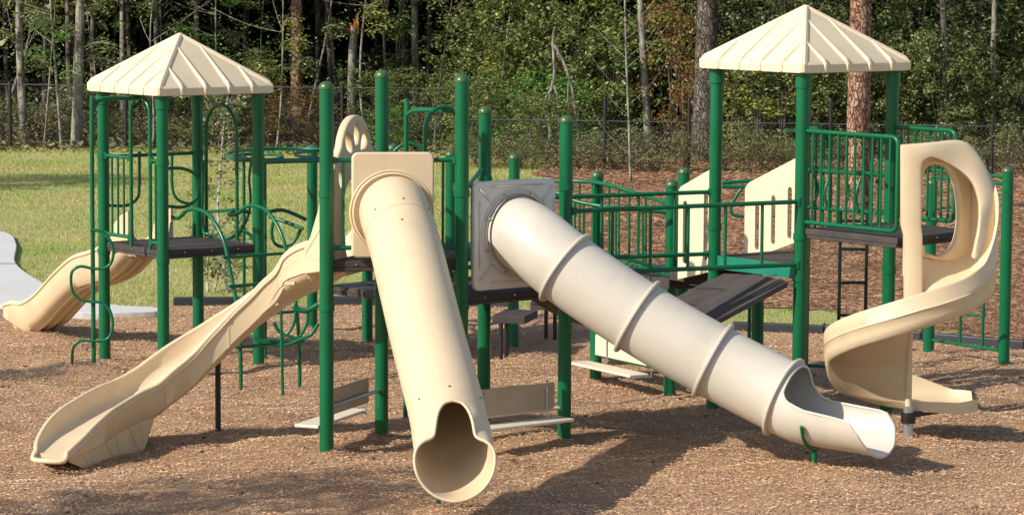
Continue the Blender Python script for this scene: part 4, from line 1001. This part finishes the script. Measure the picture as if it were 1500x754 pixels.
# (kind, px, d, width scale, height scale)
for px in range(-30,700,62): SH.append(('brush', px+rr.uniform(-20,20), 70.2+rr.uniform(-.4,1.2), .9, rr.uniform(.5,1.0)))
for px, d, w_, h in ((0,70.8,.8,.75),(70,71.5,.8,.65),(150,71.5,.7,.6),(235,70.5,.9,.85),(300,69.6,.9,.85),(350,70.5,1,.9),(410,71.5,.9,.62),(555,70,.85,.75),(640,69.5,.9,.75)): SH.append(('green' if px not in (0,70,410) else 'pale', px, d, w_, h))
for px, d, w_, h in ((430,69.6,.9,.75),(470,69.9,.9,.65),(390,69.5,.8,.55)): SH.append(('autumn', px, d, w_, h*.75))
for px, d, w_, h in ((720,68.5,1.2,1.0),(770,67.5,1.2,1.05),(575,69.0,.8,.55),(835,66.5,1.1,1.0)): SH.append(('bright', px, d, w_, h))
for px, d, w_, h in ((700,70.5,1.0,1.1),(745,71,1.1,1.5),(800,69.5,1.2,1.55),(850,68.5,1.2,1.4),(890,68,1.1,1.3),(930,70,1.0,.8),(690,66.3,.8,.75),(740,65.6,.9,.7),(800,65,.9,.6)): SH.append(('green', px, d, w_, h))
for px, d, w_, h in ((1075,66.5,.95,.95),(1110,64.8,.9,.85),(1145,65.5,.9,.9),(1190,66,.9,.8)): SH.append(('yellow', px, d, w_*1.2, h))
for px, d, w_, h in ((985,66.5,.85,1.35),(1000,67.5,.9,1.5),(1015,66,.6,.8)): SH.append(('autumn', px, d, w_, h))
for px in range(1070,1510,62): SH.append(('dark', px+rr.uniform(-12,12), 67.5+rr.uniform(-1.2,2.2), rr.uniform(.95,1.25), rr.uniform(1.15,1.5)))
for px in range(1110,1515,70): SH.append(('green', px+rr.uniform(-12,12), 65.6+rr.uniform(-.6,.9), rr.uniform(.7,.95), rr.uniform(.75,1.2)))
for px in range(700,1500,78): SH.append(('pale', px+rr.uniform(-12,12), (63.6 if px < 1000 else 61.6)+rr.uniform(-.3,.3), rr.uniform(.5,.8), rr.uniform(.4,.7)))
for px in (700,760,850,900,960,1060,1120,1180,1340,1400,1450,1500): SH.append(('brush', px, 62.2+rr.uniform(-.4,.8), .8, .6))
KW = dict(green='leafy mid green shrub', dark='dense dark green shrub', bright='bright fresh green shrub', yellow='yellow green vine-like shrub', autumn='russet and gold leaved shrub', pale='small olive grey shrub', brush='low dry brown brush clump')
for (k, px, d, w_, h), lb in zip(SH, place_labels([(KW[q[0]], q[1]) for q in SH])):
    shrub(k, X(px,d), d, (w_,h), rr.uniform(0,6.28), lb, KW[k]+'s along the fence')

def trunk_mesh(m, base, h, r0, lean, rs, bend=.12, n=12, limbs=0, z_l=2.5, twist=0):
    pts = []; b = Vector(base)
    k1 = rs.uniform(-bend,bend); k2 = rs.uniform(-bend,bend)
    for i in range(n+1):
        t = i/n; z = h*t; pts.append(b+V(lean*z+k1*math.sin(t*6+twist)+k2*t*t, k2*math.sin(t*4), z-.15))
    rad = [r0*(1.12 if i == 0 else 1)*(1-.75*i/n) for i in range(n+1)]
    m.tube(pts, rad, 12)
    out = [pts[-1]]
    for k in range(limbs):
        t = rs.uniform(.35,.95); i = int(t*n); p = pts[i]; a = rs.uniform(0,6.28); l = rs.uniform(.8,2.4)*(1.3-t)
        q = p+V(math.cos(a)*l, math.sin(a)*l, l*rs.uniform(.2,.8)); mid = (p+q)/2+V(0,0,-.05*l)
        m.tube(catmull([p,mid,q],3), [max(rad[i]*.4*(1-j/7),.008) for j in range(7)], 6); out.append(q)
    return pts, out
CROWN = {}
def crown_mesh(key, mat, size=.16, n=170, per=20, rx=2.4, rz=3.4):
    C, U, W, Fd = leaves(n, per, size, ellipsoid(0,0,0,rx,rx,rz,.2), .38); o = quads('crown', C, U, W, mat, None, fold=Fd); CROWN[key] = o.data; bpy.data.objects.remove(o)
crown_mesh('a', M_LDARK); crown_mesh('b', M_LGREEN); crown_mesh('c', M_LDARK, .14, 150, 22, 2.8, 2.6)
spray_n = 0
def tree(px, py, d, wpx, mat, label, lean=0, h=13, crown='a', cz=9.0, cs=1.0, sprays=(), limbs=5, twist=0, bend=.12, spray_mat=None, group=None):
    rs = random.Random(int(px*13+d)); x = X(px,d)
    s = FPX/d; r_ = empty('tree', (x,d,0), label, 'tree', group)
    m = MB(); pts, tips = trunk_mesh(m, (x,d,0), h, wpx/s/2, lean, rs, bend, 14, limbs, twist=twist); m.build('trunk', mat, r_)
    if crown:
        o = bpy.data.objects.new('crown', CROWN[crown]); sc.collection.objects.link(o); o.parent = r_; o.location = (lean*cz,0,cz); o.rotation_euler = (0,0,rs.uniform(0,6.28)); o.scale = (cs,cs,cs)
    if sprays:   # leafy side shoots low on the trunk
        Cs = []
        for (dx, z, l) in sprays:
            m2 = MB(); p0 = V(x+lean*z, d, z); p1 = p0+V(dx, -rs.uniform(.1,.6), l*.4); m2.tube(catmull([p0,(p0+p1)/2+V(0,0,.12),p1],3), .012, 5)
            for k in range(7):
                q = p0.lerp(p1, .25+.12*k); Cs.append((q.x,q.y,q.z+rs.uniform(-.1,.12)))
            m2.build('branch', mat, r_)
        Cs = np.array(Cs)
        C, U, W, Fd = leaves(len(Cs), 16, .045, lambda k: Cs, .13); o = quads('foliage', C, U, W, spray_mat or M_LPALE, None, fold=Fd, parent=None)
        o.parent = r_; o.matrix_parent_inverse = Matrix.Translation(r_.location).inverted()
    return r_
T = tree
T(34,222,70.5,13,M_BPALE,'slim pale grey trunk near the left edge of the woods', .005, sprays=((-.6,2.4,.3),(.7,2.9,.2),(.5,1.8,.2)))
T(110,220,69.8,17,M_BPALE,'pale leaning trunk just left of the left tower roof', .042, bend=.05, sprays=((.9,2.2,.3),(-.5,2.6,.2),(.9,1.9,.0),(-.5,1.2,.1),(.6,3.1,.2)), crown='b')
T(104,210,76,13,M_BPINE,'dark red brown trunk behind the pale leaning tree', -.015, crown='c')
T(135,210,77,10,M_BDARK,'thin dark trunk deep in the woods at left', .0)
T(178,212,76,9,M_BPALE,'thin grey trunk over the left roof slope', .01, crown='a'); T(192,212,79,8,M_BDARK,'thin shadowed trunk beside the grey one over the left roof', -.01, crown='c')
T(232,212,75,8,M_BPALE,'thin pale trunk directly above the left roof peak', .0, sprays=((.8,2.4,.3),(-.5,2.8,.2),(1.2,2.1,.1)), spray_mat=M_LBRIGHT, crown='b')
T(290,212,76,9,M_BPALE,'thin pale trunk leaning left above the right slope of the left roof', -.03, sprays=((.9,2.2,.3),(-.9,2.5,.2),(1.3,1.9,.0)), spray_mat=M_LBRIGHT)
T(434,190,71.5,20,M_BPINE,'straight brown pine trunk with coarse bark left of the middle tower', .0, h=15, crown='a', bend=.04)
T(491,180,72.5,12,M_BPALE,'slim pale trunk leaning left behind the front green post', -.045, bend=.04, crown='b')
T(468,190,78,9,M_BDARK,'thin dark trunk between the pine and the slim pale tree', .0, crown='c')
T(568,180,74,6,M_BPALE,'crooked thin pale stem behind the second tall post', .01, bend=.5, twist=2, crown=None, h=6, sprays=((.4,2.4,.2),(-.3,2.9,.2)))
T(597,170,75,12,M_BDARK,'grey trunk, left one of a close pair above the back arch', .0, crown='c'); T(610,170,73,12,M_BPALE,'pale spotted trunk, right one of a close pair above the back arch', -.004, sprays=((-.7,2.8,.2),(.6,2.3,.2),(-.6,2.0,.0)), crown='b')
T(698,190,78,16,M_BDARK,'wide dark trunk deep in the gap right of the tallest posts', .0, crown='a'); T(757,190,74,11,M_BDARK,'dim brown trunk among green leaves above the short capped posts', .0, crown='b', sprays=((-1,2.7,.2),(-1.2,3.0,.2)), spray_mat=M_LYEL)
T(951,190,67.5,12,M_BPALE,'pale trunk leaning left between the russet leaves and the fence', -.06, bend=.05, sprays=((.7,2.4,.3),(-.6,2.0,.2)), spray_mat=M_LBRIGHT, crown='b')
T(985,200,72,11,M_BDARK,'dark trunk behind the russet leaves', .0, crown='c')
T(1030,225,65.0,37,M_BROUGH,'big rough dark grey pine trunk left of the right roof', .012, h=16, bend=.04, crown='a', cz=11)
T(1256,315,52.0,37,M_BPINE,'big red brown pine trunk rising behind the right tower railing', .0, h=17, bend=.03, crown='a', cz=13)
T(1396,200,66.5,12,M_BDARK,'dark mottled trunk leaning left over the spiral slide', -.085, bend=.08, crown='c')
T(1453,240,67.0,9,M_BPALE,'thin pale trunk near the right edge beside the fence post', .01, crown='b', bend=.1)
T(1225,200,71,9,M_BPALE,'thin pale stem left of the big red pine', .0, crown='b', bend=.3); T(1305,200,72,10,M_BPALE,'grey stem between the red pine and the right roof edge', .01, crown='a')
# broken snag with fresh orange wood
sx_ = X(514,71.5); sn = empty('broken_tree', (sx_,71.5,0), 'broken dead trunk with a splintered orange top in the middle of the woods', 'tree')
m = MB(); tp_ = at(520,42,71.5); m.tube(catmull([V(sx_,71.5,-.1),V(sx_+.0,71.5,1.0),V(tp_.x-.06,71.5,2.1),tp_],5), [.12-.002*k for k in range(16)], 12); m.build('trunk', M_BPALE, sn)
m = MB()
for dx, dz, r_ in ((-.06,.12,.05),(.0,.22,.05),(.05,.40,.035),(.06,.25,.04)): m.tube([tp_+V(dx,-.02,-.12),tp_+V(dx*1.2,-.02,dz*.5),tp_+V(dx*1.5,0,dz)], [r_,r_*.8,.008], 7)
m.build('splintered_wood', M_WOODRAW, sn)
# bare white forked branches
wf = empty('bare_tree', at(815,228,64.8)*1.0, 'bare white forked saplings in front of the green shrubs right of the tallest posts', 'tree'); wf.location.z = 0
m = MB()
for pts, r in ((((797,236),(806,200),(803,170),(808,130),(812,105),(810,60),(813,40)),.045),(((812,66),(826,92),(838,130),(843,165),(847,210),(842,225)),.032),(((808,130),(797,150),(800,170),(806,185),(803,215)),.028),(((812,126),(818,150),(818,185),(820,215),(821,236)),.028),(((804,210),(815,215),(822,228),(820,236)),.02),(((833,118),(832,150),(840,170)),.02)):
    P_ = catmull([at(x,y,64.8+rr.uniform(-.1,.1)) for x,y in pts],5); m.tube(P_, [r*(1-.35*i/len(P_)) for i in range(len(P_))], 7)
m.build('trunk', M_BPALE, wf)
# slender young trees
yb = empty('young_tree', V(X(925,58.5),58.5,0), 'slender bare young birch with thin upswept twigs in front of the right fence', 'tree')
m = MB(); P_ = catmull([at(924,276,58.5),at(922,205,58.5),at(918,100,58.5),at(915,-10,58.5),at(913,-90,58.5)],8); P_[0].z = -.1; m.tube(P_, [.030*(1-.6*i/len(P_)) for i in range(len(P_))], 8); rs = random.Random(3)
for k in range(15):
    i = rs.randrange(4,len(P_)-2); p = P_[i]; sg = rs.choice((-1,1)); l = rs.uniform(.3,1.1); q = p+V(sg*l*.8, rs.uniform(-.4,.4), l*.9); m.tube(catmull([p,(p+q)/2+V(sg*.05,0,-.03),q],3), [.009*(1-.12*j) for j in range(7)], 5)
m.build('trunk', M_BPALE, yb)
cc = np.array([[P_[i].x+rs.uniform(-.7,.7),58.5+rs.uniform(-.3,.3),P_[i].z+rs.uniform(0,.6)] for i in [rs.randrange(8,len(P_)) for _ in range(26)]])
C, U, W, Fd = leaves(26, 6, .05, lambda k: cc, .1); o = quads('foliage', C, U, W, M_LBRIGHT, None, fold=Fd); o.parent = yb; o.matrix_parent_inverse = Matrix.Translation(yb.location).inverted()
yl = empty('young_tree', V(X(331,39.4),39.4,0), 'young birch with white stem and sparse leaves beside the left tower', 'tree')
m = MB(); rs = random.Random(9)
for pts, r in ((((333,432),(326,370),(319,310),(323,250),(328,180),(334,140)),.022),(((305,430),(303,400),(306,370),(312,330)),.02),(((312,428),(320,400),(314,360)),.02)):
    P_ = catmull([at(x,y,39.4) for x,y in pts],5); m.tube(P_, [r*(1-.6*i/len(P_)) for i in range(len(P_))], 7)
    if len(pts) > 5: main = P_
for k in range(22):
    p = main[rs.randrange(3,len(main))]; sg = rs.choice((-1,1)); l = rs.uniform(.15,.45); q = p+V(sg*l, rs.uniform(-.3,.3), l*rs.uniform(.1,.9)); m.tube([p,q], .0035, 4)
m.build('trunk', M_BWHITE, yl)
cc = np.array([[p.x+rs.uniform(-.38,.30),39.4+rs.uniform(-.3,.3),p.z+rs.uniform(-.15,.25)] for p in [main[rs.randrange(3,len(main))] for _ in range(150)]]+[[X(320,39.4)+rs.uniform(-.35,.35),39.4+rs.uniform(-.3,.3),rs.uniform(.15,.9)] for _ in range(50)])
C, U, W, Fd = leaves(len(cc), 12, .034, lambda k: cc, .05); o = quads('foliage', C, U, W, M_LPALE, None, fold=Fd); o.parent = yl; o.matrix_parent_inverse = Matrix.Translation(yl.location).inverted()
# white leaning birch far behind the left tower
wl = empty('tree', V(X(300,70.2),70.2,0), 'white birch trunk leaning right behind the left tower posts', 'tree')
m = MB(); m.tube([at(292,228,70.2),at(318,185,70.2),at(338,150,70.2),at(352,126,70.2)], [.09,.075,.06,.04], 8); m.build('trunk', M_BWHITE, wl)
rs = random.Random(77); SP = [(px_, rs.uniform(68.3,73)) for px_ in (12,62,88,148,212,262,318,372,398,455,540,585,640,672,725,782,865,905,975,1065,1120,1165,1205,1290,1345,1420,1480)]
for k_, ((px_, d_), lb) in enumerate(zip(SP, place_labels([('thin young stem with pale bark', q[0]) for q in SP]))):
    sp_ = tuple((rs.choice((-1,1))*rs.uniform(.3,.8), rs.uniform(1.4,4.2), rs.uniform(0,.4)) for _ in range(4))
    tree(px_, 0, d_, rs.uniform(2.5,5.5), rs.choice((M_BPALE,M_BPALE,M_BDARK)), lb, rs.uniform(-.12,.12), h=rs.uniform(5,8), crown=None, limbs=6, sprays=sp_, spray_mat=rs.choice((M_LBRIGHT,M_LPALE,M_LYEL,M_LGREEN)), twist=rs.uniform(0,6), bend=.25, group='young stems in the woods')
# more woods behind: trunks with crowns that close the canopy
rs = random.Random(21); DT = []
for i in range(31): DT.append((-40+i*52+rs.uniform(-22,22), rs.choice((73.5,78,83,88))+rs.uniform(-1.5,1.5)))
for (px, d), lb in zip(DT, place_labels([('dim dark trunk deep in the woods', q[0]) for q in DT])):
    tree(px, 0, d, rs.uniform(7,13), M_BDARK, lb, rs.uniform(-.03,.03), h=12, crown=rs.choice('abc'), cz=rs.uniform(6.2,9), cs=rs.uniform(.95,1.3), limbs=3, group='dark trunks deep in the woods')
# foliage low in the right-hand woods (fills to the top of the picture)
def mass(name, label, mat, n, per, size, spread, box, gap):
    def f(k):
        P = np.stack([rng.uniform(box[0],box[1],k*2), rng.uniform(box[2],box[3],k*2), rng.uniform(box[4],box[5],k*2)],-1)
        v = vnoise(P[:,0]*1.0,P[:,2]*1.6,2.2,gap)+.6*vnoise(P[:,0]+P[:,1],P[:,2],4.9,gap+3); P = P[v > .08][:k]; return P
    C, U, W, Fd = leaves(n, per, size, f, spread); o = quads(name, C, U, W, mat, 'stuff', fold=Fd); return o
mass('woodland_foliage', '', M_LGREEN, 720, 30, .055, .13, (4.0,13,67.6,71,.8,5.2), 1.0)
mass('woodland_foliage', '', M_LPALE, 380, 18, .055, .13, (4.0,13,67.2,69,.8,5.2), 5.0)
mass('woodland_foliage', '', M_LDARK, 500, 18, .058, .15, (4.0,13,71,74,.8,5.2), 7.0)
mass('woodland_foliage', '', M_LGREEN, 430, 26, .055, .13, (-1.4,4.6,68.5,72.0,1.2,5.0), 2.5)
mass('woodland_foliage', '', M_LYEL, 300, 16, .055, .12, (-.8,8.6,68.0,69.0,1.2,4.8), 3.5)
mass('woodland_foliage', '', M_LPALE, 250, 13, .045, .17, (-13,-.5,70.3,73,1.0,4.4), 4.0)
mass('woodland_foliage', '', M_LBRIGHT, 150, 14, .05, .17, (-13,4,70.3,72,.5,4.4), 8.0)
def dense(name, mat, n, size, box):
    C = np.stack([rng.uniform(box[2*i],box[2*i+1],n) for i in range(3)],-1); U = rdir(n,1)*(rng.uniform(.6,1.3,n)*size)[:,None]; W_ = np.cross(U, rdir(n,1)); W_ /= np.linalg.norm(W_,axis=1)[:,None]+1e-9; nr = np.cross(U,W_); nr /= np.linalg.norm(nr,axis=1)[:,None]+1e-9
    quads(name, C, U, W_*(rng.uniform(.4,.7,n)*size)[:,None], mat, 'stuff', fold=nr*size*.2)
dense('distant_woods', M_LSHADE, 34000, .36, (-28,28,86,99,-.2,4.6))
dense('distant_woods', M_LSHADE, 12000, .42, (-40,40,90,100,3,14))
dense('woods_canopy', M_LSHADE, 15000, .42, (-40,36,71.5,100,5.4,12.5))
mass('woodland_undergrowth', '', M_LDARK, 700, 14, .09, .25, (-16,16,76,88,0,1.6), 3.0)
tree(-923, 0, 52.0, 60, M_BPALE, 'tree on the lawn outside the left of the picture that shades the far grass', 0, h=9, crown='c', cz=8, cs=.7, limbs=6)
tree(-611, 0, 29.1, 30, M_BPALE, 'added stand-in tree, unseen left of the picture, that shades the mulch edge', 0, h=3.2, crown='b', cz=3.0, cs=.22, limbs=4)  # unseen caster, added only to throw the shadow at the mulch edge
# a tree standing outside the picture to the left whose twigs dapple the mulch in front
tree(-1600, 0, 19.3, 100, M_BPALE, 'thin-crowned tree outside the left of the picture that dapples the near mulch', .02, h=7.5, crown='c', cz=6.4, cs=.5, limbs=7)
